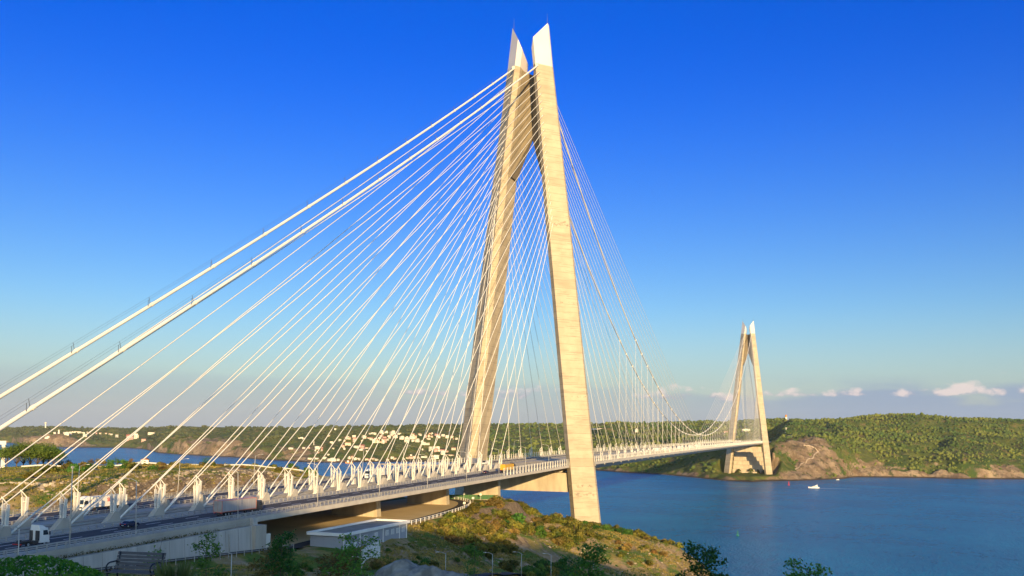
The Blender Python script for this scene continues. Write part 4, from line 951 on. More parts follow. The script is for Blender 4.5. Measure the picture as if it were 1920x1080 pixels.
for x, y, h, lb in sb:
    s = empty('notice_board', (x, y, 54.4), YAW, lb, 'sign', 'white boards at the yard road'); b = MB(); b.box(-.06, .06, -.06, .06, -.3, h); b.build('post', 'galv', s); b = MB(); b.box(-.12, -.05, -.5, .5, h-.5, h+.4); b.build('panel', 'white_paint', s)
pfz = [hz(-57+i*.45, -10.5-i*1.25) for i in range(9)]
rp = empty('post_fence', (-57, -10.5, 0), 0, 'brown post fence on the headland crest left of the sunlit leg', 'fence'); b = MB(); b2 = MB()
for i in range(9):
    x, y = i*.45, -i*1.25; b.box(x-.12, x+.12, y-.12, y+.12, pfz[i]-.4, pfz[i]+2.3)
    if i < 8: b2.bar((x, y, pfz[i]+1.9), (x+.45, y-1.25, pfz[i+1]+1.9), .08, .14); b2.bar((x, y, pfz[i]+1.1), (x+.45, y-1.25, pfz[i+1]+1.1), .08, .12)
b.build('post', 'rust_post', rp); b2.build('rail', 'rust_post', rp)

# ------------------------------------------------------------ plateau to the north
gt = empty('gantry', (-214.9, 151.1, hz(-214.9, 151.1)-1), math.radians(47.8), 'white portal frame cut by the left edge of the picture', 'gantry')
for y in (0, 14):
    b = MB(); b.prism([(-.7, y-.7, 0), (.7, y-.7, 0), (.7, y+.7, 0), (-.7, y+.7, 0)], [(-.6, y-.6, 11.2), (.6, y-.6, 11.2), (.6, y+.6, 11.2), (-.6, y+.6, 11.2)]); b.build('column', 'white_paint', gt)
b = MB(); b.box(-.7, .7, -.9, 15.2, 11.2, 12.6); b.build('crossbeam', 'white_paint', gt)
hut = empty('hut', (-162.4, 125.6, hz(-162.4, 125.6)-.2), .6, 'tiny white hut on the plateau edge with the strait behind', 'hut')
b = MB(); b.box(-2, 2, -1.6, 1.6, 0, 2.6); hw = b.build('wall', 'white_paint', hut); b = MB(); b.prism([(-2.3, -1.9, 2.6), (2.3, -1.9, 2.6), (2.3, 1.9, 2.6), (-2.3, 1.9, 2.6)], [(-2.3, -.1, 3.5), (2.3, -.1, 3.5), (2.3, .1, 3.5), (-2.3, .1, 3.5)]); b.build('roof', 'rust_post', hut)
b = MB(); b.box(-2.02, -1.99, -.5, .5, 0, 2.0); b.build('door', 'glass', hw)
kb = empty('road_barrier', (-200, 121.5, 0), 0, 'thin white road barrier along the crest of the green slope', 'barrier'); b = MB()
P_ = [(-26+7*i, 8-3.4*i) for i in range(18)]; b2 = MB()
for p, q in zip(P_[:-1], P_[1:]):
    z0, z1 = hz(-200+p[0], 121.5+p[1]), hz(-200+q[0], 121.5+q[1]); b.bar((*p, z0+.75), (*q, z1+.75), .12, .5); b2.bar((*p, z0-.2), (*p, z0+.9), .18)
b.build('rail', 'white_paint', kb); b2.build('post', 'galv', kb)
sw = empty('dry_stone_wall', (-304, 53, 0), 0, 'broken pale stone wall on the slope above the far carriageway', 'wall'); b = MB(); rr = random.Random(3)
for i in range(26):
    x, y = .4*i+rr.uniform(-.3, .3), -.35*i+rr.uniform(-.5, .5); z0 = hz(-304+x, 53+y); h = rr.uniform(.1, .75)
    b.prism([(x-.6, y-.5, z0-.5), (x+.6, y-.5, z0-.5), (x+.6, y+.5, z0-.5), (x-.6, y+.5, z0-.5)], [(x-.45, y-.35, z0+h), (x+.5, y-.4, z0+h*.85), (x+.45, y+.35, z0+h*.9), (x-.4, y+.4, z0+h)])
b.build('stonework', 'stone_pale', sw)

# ------------------------------------------------------------ bench and hedge-side board in front
zb = hz(-485.1, -150.9)
bn = empty('park_bench', (CAM[0]+31*math.cos(.715), CAM[1]+31*math.sin(.715), 80.93), math.radians(-80), 'dark slatted park bench with black iron armrests in front of the abutment wall', 'bench')
# local: x along the bench, -y the side one sits down from, facing the viewer
for s in (-1, 1):
    b = MB(); x = s*.72; r = .024
    b.tube([(x, .30, -.5), (x, .27, .2), (x, .22, .43), (x, .33, .72), (x, .40, .98)], [.03, .028, .028, .03, .034], 8)       # back upright
    b.tube([(x, -.33, -.5), (x, -.26, .12), (x, -.30, .40)], [.03, .027, .027], 8)                                         # front leg
    b.tube([(x, -.30, .40), (x, .0, .40), (x, .24, .38)], r, 8)
    arc = [(x, .26, .68)]+[(x, .18-.2*i/3, .72) for i in range(4)]+[(x, -.14-.22*math.sin(a), .57+.15*math.cos(a)) for a in [i*math.pi/6 for i in range(7)]]+[(x, -.22, .40)]
    b.tube(arc, r, 8); b.tube([(x, -.10+.06*math.cos(a), .50+.05*math.sin(a)) for a in [i*math.pi/5 for i in range(9)]], .014, 6)
    b.tube([(x, -.27, .1), (x, 0, .22), (x, .27, .1)], .018, 6)
    b.build('armrest_frame', 'iron_black', bn)
for i in range(6):
    y = -.30+i*.095; b = MB(); b.box(-.80, .80, y-.038, y+.038, .425, .455); b.build('seat_slat', 'wood_slat', bn)
for i in range(5):
    t = i/4; y = .235+.15*t; z = .53+.41*t; b = MB(); b.prism([(-.80, y-.018, z-.042), (.80, y-.018, z-.042), (.80, y+.010, z-.042), (-.80, y+.010, z-.042)], [(-.80, y+.008, z+.042), (.80, y+.008, z+.042), (.80, y+.036, z+.042), (-.80, y+.036, z+.042)]); b.build('back_slat', 'wood_slat', bn)
bo = empty('wooden_board', (-495.5, -158.2, 83.15), .9, 'brown wooden board at the bottom left corner beside the hedge', 'board')
b = MB(); b.box(-.03, .03, -.1, 1.2, -.2, .13); b.build('plank', 'wood_brown', bo); b = MB(); b.box(-.04, .04, -.13, -.08, -1.2, .13); b.build('post', 'wood_brown', bo)

# ------------------------------------------------------------ on the water
def make_yacht(loc, rz, label, s=1.):
    t = empty('motor_yacht', loc, rz, label, 'yacht'); b = MB()
    st = [(-9, 2.3, .2), (-4, 2.6, 0), (2, 2.5, 0), (7, 1.3, .3), (10, .08, .9)]; vs = []
    for x, w, l in st: vs += [(x*s, -w*.75*s, (-.3+l*.3)*s), (x*s, -w*s, (1.7+l*.9)*s), (x*s, w*s, (1.7+l*.9)*s), (x*s, w*.75*s, (-.3+l*.3)*s)]
    b.add(vs, [(4*i+j, 4*i+(j+1) % 4, 4*i+4+(j+1) % 4, 4*i+4+j) for i in range(4) for j in range(4)]+[(0, 1, 2, 3), (19, 18, 17, 16)]); h = b.build('hull', 'hull_white', t, recalc=True)
    b = MB(); b.prism([(-6.5*s, -2*s, 1.8*s), (4.5*s, -1.6*s, 1.8*s), (4.5*s, 1.6*s, 1.8*s), (-6.5*s, 2*s, 1.8*s)], [(-6.2*s, -1.8*s, 3.7*s), (1.2*s, -1.4*s, 3.7*s), (1.2*s, 1.4*s, 3.7*s), (-6.2*s, 1.8*s, 3.7*s)]); c = b.build('cabin', 'hull_white', t)
    b = MB(); b.prism([(-5.6*s, -1.84*s, 2.7*s), (3.2*s, -1.62*s, 2.7*s), (3.2*s, 1.62*s, 2.7*s), (-5.6*s, 1.84*s, 2.7*s)], [(-5.6*s, -1.87*s, 3.3*s), (2.1*s, -1.55*s, 3.3*s), (2.1*s, 1.55*s, 3.3*s), (-5.6*s, 1.87*s, 3.3*s)]); b.build('window_band', 'glass', c)
    b = MB(); b.prism([(-6*s, -1.5*s, 3.7*s), (-.8*s, -1.2*s, 3.7*s), (-.8*s, 1.2*s, 3.7*s), (-6*s, 1.5*s, 3.7*s)], [(-5.6*s, -1.3*s, 4.9*s), (-2.2*s, -1.1*s, 4.7*s), (-2.2*s, 1.1*s, 4.7*s), (-5.6*s, 1.3*s, 4.9*s)]); b.build('flybridge', 'hull_white', t)
    b = MB(); b.prism([(-5.2*s, -1.2*s, 4.9*s), (-4.2*s, -1.2*s, 4.9*s), (-4.2*s, 1.2*s, 4.9*s), (-5.2*s, 1.2*s, 4.9*s)], [(-5.6*s, -1*s, 6.6*s), (-5.0*s, -1*s, 6.6*s), (-5.0*s, 1*s, 6.6*s), (-5.6*s, 1*s, 6.6*s)]); b.tube([(-5.3*s, 0, 6.6*s), (-5.5*s, 0, 8.2*s)], .07*s, 5); b.build('radar_arch', 'hull_white', t)
    return t
ya = math.atan2(16, -1.5)
make_yacht((1131, -131, .1), ya, 'white motor yacht heading left with a wake behind it', .92)
b = MB(); d = Vector((math.cos(ya), math.sin(ya), 0)); n_ = Vector((-d.y, d.x, 0)); p0 = Vector((1131, -131, .06))-d*8
vs = []; fs = []
for i in range(26):
    q = p0-d*(i*2.6)+n_*(.4*math.sin(i*.9)); wd = 2.4*(1-i/27)+.25*math.sin(i*2.1)*(1-i/26); vs += [q+n_*wd, q-n_*wd]
b.add(vs, [(2*i, 2*i+2, 2*i+3, 2*i+1) for i in range(25)]); tag(b.build('wake', 'foam'), kind='stuff', label='white wake trailing behind the motor yacht')
bt = empty('small_boat', (1464.5, -168.6, 0), 2.2, 'tiny white boat close under the rocky far shore', 'boat'); b = MB()
vs = []
for x, w, l in ((-3, 1, 0), (0, 1.2, 0), (2.4, .7, .1), (3.6, .05, .4)): vs += [(x, -w*.7, -.1), (x, -w, .8+l), (x, w, .8+l), (x, w*.7, -.1)]
b.add(vs, [(4*i+j, 4*i+(j+1) % 4, 4*i+4+(j+1) % 4, 4*i+4+j) for i in range(3) for j in range(4)]+[(0, 1, 2, 3), (15, 14, 13, 12)]); b.build('hull', 'hull_white', bt, recalc=True)
b = MB(); b.prism([(-1.6, -.8, .8), (1, -.7, .8), (1, .7, .8), (-1.6, .8, .8)], [(-1.4, -.7, 2.1), (.3, -.6, 2.0), (.3, .6, 2.0), (-1.4, .7, 2.1)]); b.build('cabin', 'hull_white', bt)
for loc, m, lb, s in (((1198.1, -87.5, 0), 'buoy_red', 'red channel buoy in front of the far tower', 1.5), ((317, -86.7, 0), 'buoy_green', 'green channel buoy in open water', 1.0)):
    t = empty('channel_buoy', loc, 0, lb, 'buoy'); b = MB(); b.tube([(0, 0, -.4), (0, 0, .3), (0, 0, .9), (0, 0, 1.1)], [1.0*s, 1.25*s, 1.25*s, .9*s], 14); b.build('float', m, t)
    b = MB()
    for a in range(4): b.bar((.7*s*math.cos(a*1.571), .7*s*math.sin(a*1.571), 1.0), (.3*s*math.cos(a*1.571), .3*s*math.sin(a*1.571), 4.0*s), .14*s)
    for zz, r in ((2.2, .55), (3.2, .42)): b.tube([(r*s*math.cos(a*.785), r*s*math.sin(a*.785), zz*s) for a in range(9)], .06*s, 5)
    b.tube([(0, 0, 1), (0, 0, 4.1*s)], .28*s, 8); b.build('cage_tower', m, t)
    b = MB(); b.tube([(0, 0, 4.0*s), (0, 0, 4.9*s)], [.32*s, .05*s], 10); b.tube([(0, 0, 4.9*s), (0, 0, 5.5*s)], .04, 5); b.build('topmark', m, t)
HOUSES = [(2122,1469,16.6,3.7,'s'),(2141,1469,5.0,3.7,'s'),(2650,1648,7.8,4.9,'s'),(1839,1239,12.5,6.6,'s'),(1840,1223,4.4,5.8,'s'),(1827,1258,5.9,2.9,'s'),(1817,1268,7.3,2.6,'s'),(1800,1300,13.2,2.2,'s'),(1818,1232,4.4,2.2,'s'),(1856,1233,4.4,2.9,'s'),(1967,1266,10.7,4.6,'s'),(2255,1445,10.3,2.6,'s'),(2196,1369,8.3,5.0,'s'),(1892,1185,9.6,6.6,'s'),(2169,1336,7.4,4.1,'s'),(2184,1332,9.9,5.0,'s'),(2174,1321,9.9,4.9,'s'),(2181,1308,11.5,5.8,'s'),(2165,1298,11.4,9.8,'s'),(1974,1215,16.7,6.1,'s'),(1981,1214,9.1,4.6,'s'),(1943,1171,15.0,4.5,'s'),(1968,1164,15.1,9.0,'s'),(2210,1353,7.5,3.3,'s'),(2192,1278,13.1,5.7,'s'),(2181,1250,19.5,7.3,'s'),(2258,1314,8.4,2.5,'s'),(2165,1270,6.5,2.9,'s'),(1900,1132,10.3,2.6,'s'),(1965,1146,9.0,2.1,'s'),(1905,1114,5.9,2.2,'s'),(2353,1334,24.2,3.5,'s'),(2151,1217,14.5,9.6,'s'),(2156,1208,9.6,6.4,'s'),(2166,1236,9.7,4.0,'s'),(2160,1199,9.6,4.0,'s'),(2309,1276,10.2,6.8,'s'),(2185,1206,8.1,6.5,'s'),(2222,1237,8.2,4.9,'s'),(2384,1314,10.4,6.1,'s'),(1878,1172,5.9,2.9,'s'),(1810,1185,5.8,2.2,'s'),(1813,1218,5.8,2.2,'s'),(1859,1198,4.4,1.8,'s'),(1702,1112,23.2,4.4,'q'),(1718,1141,11.1,3.5,'q'),(1711,1097,8.2,3.4,'q'),(1820,1114,5.7,5.7,'q'),(1809,1118,7.1,4.3,'q'),(1828,1098,8.5,4.3,'q'),(1817,1103,8.5,4.3,'q'),(1842,1081,10.0,4.3,'q'),(1822,1060,8.5,3.5,'q'),(1862,1071,10.0,4.3,'q'),(1826,1043,8.4,3.5,'q'),(1690,1149,9.6,2.5,'q'),(1676,1161,11.0,2.7,'q'),(2346,1319,8.6,5.2,'s'),(2384,1314,8.7,4.4,'s'),(2357,1294,6.9,3.4,'s'),(2362,1285,12.1,6.9,'s'),(2340,1250,17.0,7.7,'s'),(2324,1242,10.2,3.4,'s'),(2309,1276,10.2,5.1,'s'),(2228,1223,11.5,6.6,'s'),(2212,1203,8.2,4.1,'s'),(2187,1202,13.0,9.7,'s'),(2163,1195,9.6,5.6,'s'),(2151,1217,17.7,8.0,'s'),(2158,1204,9.6,4.0,'s'),(2254,1218,11.6,8.3,'s'),(2278,1213,10.0,6.7,'s'),(2280,1208,11.7,6.7,'s'),(2334,1218,13.6,3.4,'s'),(2270,1181,13.2,3.3,'s'),(2251,1171,14.8,3.3,'s'),(2258,1158,13.1,4.9,'s'),(2217,1138,14.6,6.5,'s'),(2323,1166,13.4,6.7,'s'),(2269,1140,14.8,6.6,'s'),(2272,1136,16.4,8.2,'s'),(2236,1108,13.0,6.5,'s'),(2249,1131,9.8,5.7,'s'),(2348,1155,11.8,5.1,'s'),(2301,1127,6.6,4.1,'s'),(2290,1105,8.2,7.4,'s'),(2296,1096,6.6,8.2,'s'),(2563,1211,10.8,2.7,'s'),(2566,1206,9.0,3.6,'s'),(2301,1087,8.2,4.9,'s'),(2473,1147,14.0,6.1,'s'),(2330,1078,13.3,5.0,'s'),(2466,1120,12.2,8.7,'s'),(2467,1103,12.1,6.1,'s'),(2466,1085,10.4,5.2,'s'),(2451,1061,8.6,4.3,'s'),(2451,1073,5.2,2.6,'s'),(2276,1087,13.1,2.5,'s'),(2226,1081,11.3,6.4,'s'),(2244,1095,8.1,4.9,'s'),(2231,1073,16.1,4.0,'s'),(2234,1069,6.4,2.4,'s'),(2174,1031,14.2,9.4,'s'),(2158,1013,7.8,4.7,'s'),(2163,1005,10.9,6.3,'s'),(2118,990,10.8,6.1,'s'),(2123,982,7.7,4.6,'s'),(2127,973,13.8,6.2,'s'),(2107,964,12.2,4.6,'s'),(2129,958,7.7,4.6,'s'),(2087,956,12.1,2.3,'s'),(2053,916,22.3,3.0,'s'),(2151,947,13.9,5.4,'s'),(1958,919,15.9,7.2,'s'),(2158,1055,4.7,3.1,'s'),(1993,1015,5.9,3.0,'q'),(1976,1007,13.2,4.4,'q'),(1970,1015,8.8,3.7,'q'),(1982,1000,8.8,4.4,'q'),(1931,1036,8.7,4.4,'q'),(1942,1051,10.3,4.4,'q'),(1917,1054,10.2,3.6,'q'),(2000,978,17.7,2.2,'q'),(1952,926,11.5,2.9,'q'),(2654,3022,9.6,4.3,'f'),(2723,3027,15.2,6.5,'f'),(2632,2936,18.9,7.4,'f'),(2638,2953,10.6,8.4,'f'),(2864,3144,11.3,5.6,'f'),(2677,2960,12.8,5.3,'f'),(3172,3411,41.6,4.4,'f'),(2861,3087,17.9,4.5,'f'),(2876,3079,13.4,5.6,'f'),(3217,3383,6.1,4.9,'f'),(3216,3370,12.2,6.1,'f'),(2721,2920,17.0,6.4,'f'),(3198,3307,7.3,6.1,'f'),(3212,3297,10.9,6.1,'f'),(3165,3218,9.5,6.0,'f'),(3105,3141,8.2,5.8,'f'),(3076,3103,9.2,4.6,'f'),(2943,2951,11.1,10.0,'f'),(2580,2988,18.9,5.3,'f'),(2768,2723,27.8,18.5,'f'),(2797,2720,27.9,13.9,'f'),(2753,2634,18.2,9.1,'f'),(2881,2705,28.2,7.1,'f'),(2395,555,36.3,3.0,'b'),(2304,410,7.6,6.4,'b'),(1946,102,10.0,7.0,'b'),(1974,55,20.2,4.5,'b')]
HOUSE_XY = [(h[0], h[1], h[2]) for h in HOUSES]
# ------------------------------------------------------------ foliage materials
def leaf_mat(name, c1, c2, vary=.0, trans=.35, attr=True, rough=.6):
    m, nt, b = _nodes(name); L = nt.links.new; b.inputs['Roughness'].default_value = rough; b.inputs['Specular IOR Level'].default_value = .25
    if attr:
        a = N(nt, 'ShaderNodeAttribute'); a.attribute_name = 'tint'; f = a.outputs['Fac']
    else:
        no = N(nt, 'ShaderNodeTexNoise'); no.inputs['Scale'].default_value = .7; f = no.outputs['Fac']
    col = mixc(nt, f, c1, c2)
    if vary:
        oi = N(nt, 'ShaderNodeObjectInfo'); h = N(nt, 'ShaderNodeHueSaturation'); mr = N(nt, 'ShaderNodeMapRange'); mr.inputs[3].default_value = 1-vary; mr.inputs[4].default_value = 1+vary; L(oi.outputs['Random'], mr.inputs[0]); L(mr.outputs[0], h.inputs['Value'])
        mm = N(nt, 'ShaderNodeMath', operation='MULTIPLY'); mm.inputs[1].default_value = 9.7; fr = N(nt, 'ShaderNodeMath', operation='FRACT'); m2 = N(nt, 'ShaderNodeMapRange'); m2.inputs[3].default_value = .5-.09*vary; m2.inputs[4].default_value = .5+.05*vary
        L(oi.outputs['Random'], mm.inputs[0]); L(mm.outputs[0], fr.inputs[0]); L(fr.outputs[0], m2.inputs[0]); L(m2.outputs[0], h.inputs['Hue']); L(col, h.inputs['Color']); col = h.outputs[0]
    L(col, b.inputs['Base Color'])
    if trans:
        out = [n for n in nt.nodes if n.type == 'OUTPUT_MATERIAL'][0]; t = N(nt, 'ShaderNodeBsdfTranslucent'); L(col, t.inputs['Color']); mx = N(nt, 'ShaderNodeMixShader'); mx.inputs[0].default_value = trans; L(b.outputs[0], mx.inputs[1]); L(t.outputs[0], mx.inputs[2]); L(mx.outputs[0], out.inputs[0])
    return m
M['forest'] = leaf_mat('forest_canopy', (.05, .098, .022), (.15, .175, .034), trans=.12, rough=.8)
M['forest_far'] = leaf_mat('distant_canopy', (.045, .066, .022), (.088, .098, .034), trans=.0, rough=.9)
M['scrub'] = leaf_mat('scrub_leaves', (.065, .09, .014), (.27, .25, .035), .35)
M['scrub_dry'] = leaf_mat('dry_scrub', (.14, .11, .025), (.36, .25, .06), .3)
M['scrub_green'] = leaf_mat('fresh_green_leaves', (.03, .11, .015), (.11, .22, .028), .25)
M['pine_leaf'] = leaf_mat('pine_needles', (.05, .11, .015), (.17, .25, .035), .2)
M['autumn_leaf'] = leaf_mat('yellowing_leaves', (.11, .12, .02), (.30, .20, .04), .35)
M['dark_leaf'] = leaf_mat('dark_green_leaves', (.025, .10, .018), (.09, .20, .03), .2, .4)
M['sap_leaf'] = leaf_mat('sapling_leaves', (.05, .17, .025), (.20, .34, .04), .15, .45)
M['hedge_leaf'] = leaf_mat('hedge_leaves', (.03, .14, .015), (.17, .36, .03), .05, .45)
M['cover'] = leaf_mat('ground_cover', (.09, .13, .02), (.38, .28, .075), trans=.3)
M['bark'] = mat('bark', (.14, .10, .07), (.085, .06, .045), 3., .9, .3, 12., stretch=(1, 1, .3))

def quads(P, Nn, size, aspect, rng, tint):
    """leaf-shaped quads at P with rough normals Nn"""
    n = len(P); a = rng.normal(size=(n, 3)); a -= (a*Nn).sum(1)[:, None]*Nn; a /= np.linalg.norm(a, axis=1)[:, None]+1e-9
    c = np.cross(Nn, a); s = np.asarray(size).reshape(-1, 1)*np.ones((n, 1)); w = s*aspect
    V = np.stack([P-a*s, P-c*w*.9+a*s*.1, P+a*s, P+c*w*.9+a*s*.1], 1).reshape(-1, 3)
    return V, np.arange(4*n).reshape(n, 4), np.repeat(tint, 4)
def cloud(n, rng, lobes, squash=.8, shell=.55):
    """points through a lumpy crown made of several lobes; returns points, outward normals, height share"""
    C = []; 
    k = rng.choice(len(lobes), n, p=np.array([l[3]**2 for l in lobes])/sum(l[3]**2 for l in lobes))
    d = rng.normal(size=(n, 3)); d /= np.linalg.norm(d, axis=1)[:, None]
    r = shell+(1-shell)*rng.random(n)**.6; r *= 1+.22*np.sin(d[:, 0]*7+k)*np.sin(d[:, 1]*6+k*2)*np.sin(d[:, 2]*5)
    c = np.array([l[:3] for l in lobes])[k]; R_ = np.array([l[3] for l in lobes])[k]
    P = c+d*(r*R_)[:, None]*np.array([1, 1, squash]); nn = d+rng.normal(size=(n, 3))*.55; nn /= np.linalg.norm(nn, axis=1)[:, None]
    return P, nn
def crown_mesh(name, seed, lobes, n, size, m, aspect=.55, squash=.8, shell=.55, parent=None, loc=None):
    rng = np.random.default_rng(seed); P, nn = cloud(n, rng, lobes, squash, shell)
    clump = fbm(P[:, 0]*1.3+seed, P[:, 1]*1.3+P[:, 2]*1.7, seed, 2)
    t = np.clip(.5+clump*.9+rng.normal(size=n)*.18, 0, 1)
    V, F, T = quads(P, nn, size*(.6+.8*rng.random(n)), aspect, rng, t)
    o = npmesh(name, V, F, m, {'tint': T}, parent=parent)
    if loc is not None: o.location = loc
    return o
def lobes_of(rng, k, w, h, r, z0=0.):
    out = []
    for i in range(k):
        a = rng.uniform(0, 6.28); q = w*math.sqrt(rng.uniform(0, 1)); out.append((q*math.cos(a), q*math.sin(a), z0+rng.uniform(.25, .9)*h*(1-.35*q/max(w, .01)), r*rng.uniform(.6, 1.15)))
    return out

# ------------------------------------------------------------ woods on the far shore (one mass)
def ico():
    t = (1+5**.5)/2
    v = np.array([(-1,t,0),(1,t,0),(-1,-t,0),(1,-t,0),(0,-1,t),(0,1,t),(0,-1,-t),(0,1,-t),(t,0,-1),(t,0,1),(-t,0,-1),(-t,0,1)], float); v /= np.linalg.norm(v[0])
    f = np.array([(0,11,5),(0,5,1),(0,1,7),(0,7,10),(0,10,11),(1,5,9),(5,11,4),(11,10,2),(10,7,6),(7,1,8),(3,9,4),(3,4,2),(3,2,6),(3,6,8),(3,8,9),(4,9,5),(2,4,11),(6,2,10),(8,6,7),(9,8,1)])
    return v, f
def ico1():
    v, f = ico(); v = list(map(tuple, v)); c = {}; nf = []
    def mid(a, b):
        k = (min(a, b), max(a, b))
        if k not in c: p = (np.array(v[a])+np.array(v[b]))/2; p /= np.linalg.norm(p); c[k] = len(v); v.append(tuple(p))
        return c[k]
    for a, b_, d in f: x, y, z = mid(a, b_), mid(b_, d), mid(d, a); nf += [(a, x, z), (b_, y, x), (d, z, y), (x, y, z)]
    return np.array(v), np.array(nf)
def blobs(P, r, h, tint, rng, base):
    v, f = base; n = len(P); k = len(v)
    jit = 1+rng.normal(size=(n, k))*.16
    ang = rng.random(n)*6.28; ca, sa = np.cos(ang), np.sin(ang)
    x = v[None, :, 0]*ca[:, None]-v[None, :, 1]*sa[:, None]; y = v[None, :, 0]*sa[:, None]+v[None, :, 1]*ca[:, None]; z = np.broadcast_to(v[None, :, 2], (n, k))
    V = np.stack([x*jit*r[:, None], y*jit*r[:, None], z*jit*h[:, None]/2], -1)+P[:, None, :]
    F = (f[None]+(np.arange(n)*k)[:, None, None]).reshape(-1, 3)
    T = np.clip(tint[:, None]+rng.normal(size=(n, k))*.06+z*.03, 0, 1)
    return V.reshape(-1, 3), F, T.ravel()
def sample_far(n, rng, x0, x1, tmin, tmax):
    """points over the far shore between two bearings, by ground area"""
    cols = np.where((pxs >= x0) & (pxs <= x1))[0]; i = rng.choice(cols[:-1], n*4); 
    j = rng.integers(0, ft.shape[1]-1, n*4); a = fd[i, j]*(fd[i, j+1]-fd[i, j]); keep = rng.random(n*4) < a/np.percentile(a, 97)
    i, j = i[keep], j[keep]; u = rng.random(len(i)); w_ = rng.random(len(i))
    g = lambda A: (A[i, j]*(1-u)+A[i+1, j]*u)*(1-w_)+(A[i, j+1]*(1-u)+A[i+1, j+1]*u)*w_
    T = ft[i, j]+w_*(ft[i, j+1]-ft[i, j]); ok = (T > tmin) & (T < tmax)
    return g(fx)[ok], g(fy)[ok], g(fz)[ok], T[ok], g(rockA)[ok]
def woods(name, x0, x1, n, r, label, base, meadow=.0, seed=1, m_='forest', hh=1.0):
    rng = np.random.default_rng(seed); x, y, z, T, rk = sample_far(n, rng, x0, x1, 1.3, 5.12)
    dens = fbm(x/150, y/150, 81, 4)+.5*fbm(x/45, y/45, 83, 3)
    keep = (dens > meadow-.25*sstep(T, 2.2, 4.0)) & (rng.random(len(x)) > np.clip(rk*1.25-.12, 0, .97)) & (z > 2)
    keep &= ~((np.abs(y) < 46) & (x > 1380) & (x < 1900)) & ~((np.abs(y) < 60) & (x < 1440))
    keep &= ~((x > 1440) & (x < 1600) & (y < -20) & (y > -150) & (rng.random(len(x)) < .55))
    for hx, hy, hw in HOUSE_XY: keep &= (x-hx)**2+(y-hy)**2 > (hw*.5+3)**2
    x, y, z = x[keep], y[keep], z[keep]; m = len(x)
    rr = r*(.5+1.3*rng.random(m)**2.2)*(1+.5*np.clip(fbm(x/70, y/70, 97, 3), -.6, 1)); h = rr*(1.6+.9*rng.random(m))*hh
    kind = fbm(x/90, y/90, 91, 4); tint = np.clip(.45+kind*1.4+rng.normal(size=m)*.11, 0, 1)
    V, F, Tn = blobs(np.stack([x, y, z+h*.32], 1), rr, h, tint, rng, base)
    return tag(npmesh(name, V, F, m_, {'tint': Tn}), label, 'woodland', None, 'stuff')

# ------------------------------------------------------------ shrubs on the headland and the northern slope
SHRUBS = []
for k in range(9):
    rng = np.random.default_rng(100+k); m = ['scrub', 'scrub', 'scrub', 'scrub_green', 'scrub', 'scrub_dry', 'scrub', 'scrub_green', 'scrub'][k]
    lb = lobes_of(rng, 6, 1.0, 1.5, .75)
    me = crown_mesh('foliage', 200+k, lb, 700, .17, m, shell=.5); b = MB()
    for i in range(4):
        a = rng.uniform(0, 6.28); b.tube([(0, 0, -.5), (.3*math.cos(a), .3*math.sin(a), .4), (.7*math.cos(a), .7*math.sin(a), 1.1)], [.06, .045, .015], 5)
    st = b.build('stem', 'bark'); SHRUBS.append((me.data, st.data)); bpy.data.objects.remove(me); bpy.data.objects.remove(st)
def shrub(x, y, s, k, label, group, name='shrub', sink=.15):
    t = empty(name, (x, y, hz(x, y)-sink*s), RNG.uniform(0, 6.28), label, 'bush', group); t.scale = (s*RNG.uniform(.85, 1.2), s*RNG.uniform(.85, 1.2), s*RNG.uniform(.8, 1.1))
    for nm, me in zip(('foliage', 'stem'), SHRUBS[k]):
        o = bpy.data.objects.new(nm, me); COL.objects.link(o); o.parent = t
    return t
rs = np.random.default_rng(5)
def patch(n, poly, smin, smax, label, group, kinds, mind=1.6):
    """n shrubs inside a convex quad given by its corners"""
    P = []; q = np.array(poly, float); tries = 0
    while len(P) < n and tries < n*30:
        tries += 1; u, v = rs.random(2); p = (q[0]*(1-u)+q[1]*u)*(1-v)+(q[3]*(1-u)+q[2]*u)*v; s = rs.uniform(smin, smax)
        if all((p[0]-a)**2+(p[1]-c)**2 > (mind*min(s, e)*.6)**2 for a, c, e in P): P.append((p[0], p[1], s)); shrub(p[0], p[1], s, int(rs.choice(kinds)), label, group)
patch(40, [(-45, -18), (-2, -40), (-14, -62), (-58, -34)], 1.3, 2.7, 'olive green bush on the headland crest below the sunlit tower leg', 'bushes at the foot of the sunlit leg', [0, 1, 2, 4, 6, 8])
patch(26, [(-92, -22), (-48, -10), (-50, -24), (-92, -34)], 1.6, 3.0, 'olive bush on the crest between the yard road and the brown post fence', 'bushes on the crest by the yard road', [0, 1, 2, 4, 8])
patch(64, [(-222, -36), (-120, -24), (-108, -44), (-215, -56)], 1.5, 3.2, 'bush on the slope to the right of the utility building', 'bushes on the slope below the yard road', [0, 1, 2, 4, 5, 8])
patch(46, [(-112, -36), (-58, -36), (-70, -62), (-118, -58)], 1.6, 3.4, 'bush on the sunlit slope in front of the bare earth patches', 'bushes on the sunlit headland slope', [0, 1, 2, 4, 5, 6])
patch(26, [(-36, -68), (-14, -62), (-22, -88), (-40, -94)], 1.2, 2.2, 'low bush along the right-hand rim of the headland', 'bushes on the headland rim', [0, 2, 4, 5, 8])
patch(18, [(-100, -66), (-60, -60), (-60, -92), (-104, -92)], 1.0, 2.0, 'small bush on the tan earth slope at the right end of the headland', 'bushes on the tan slope', [1, 2, 5, 6])
patch(22, [(-250, -62), (-170, -52), (-170, -80), (-250, -84)], 1.2, 2.6, 'dark bush in the shaded gully below the headland', 'bushes in the shaded gully', [3, 7, 0, 1])
patch(34, [(-330, -41), (-252, -50), (-262, -72), (-335, -60)], .7, 1.7, 'green bush on the shaded grass below the service road', 'bushes on the shaded grass', [3, 7, 0, 1, 5])
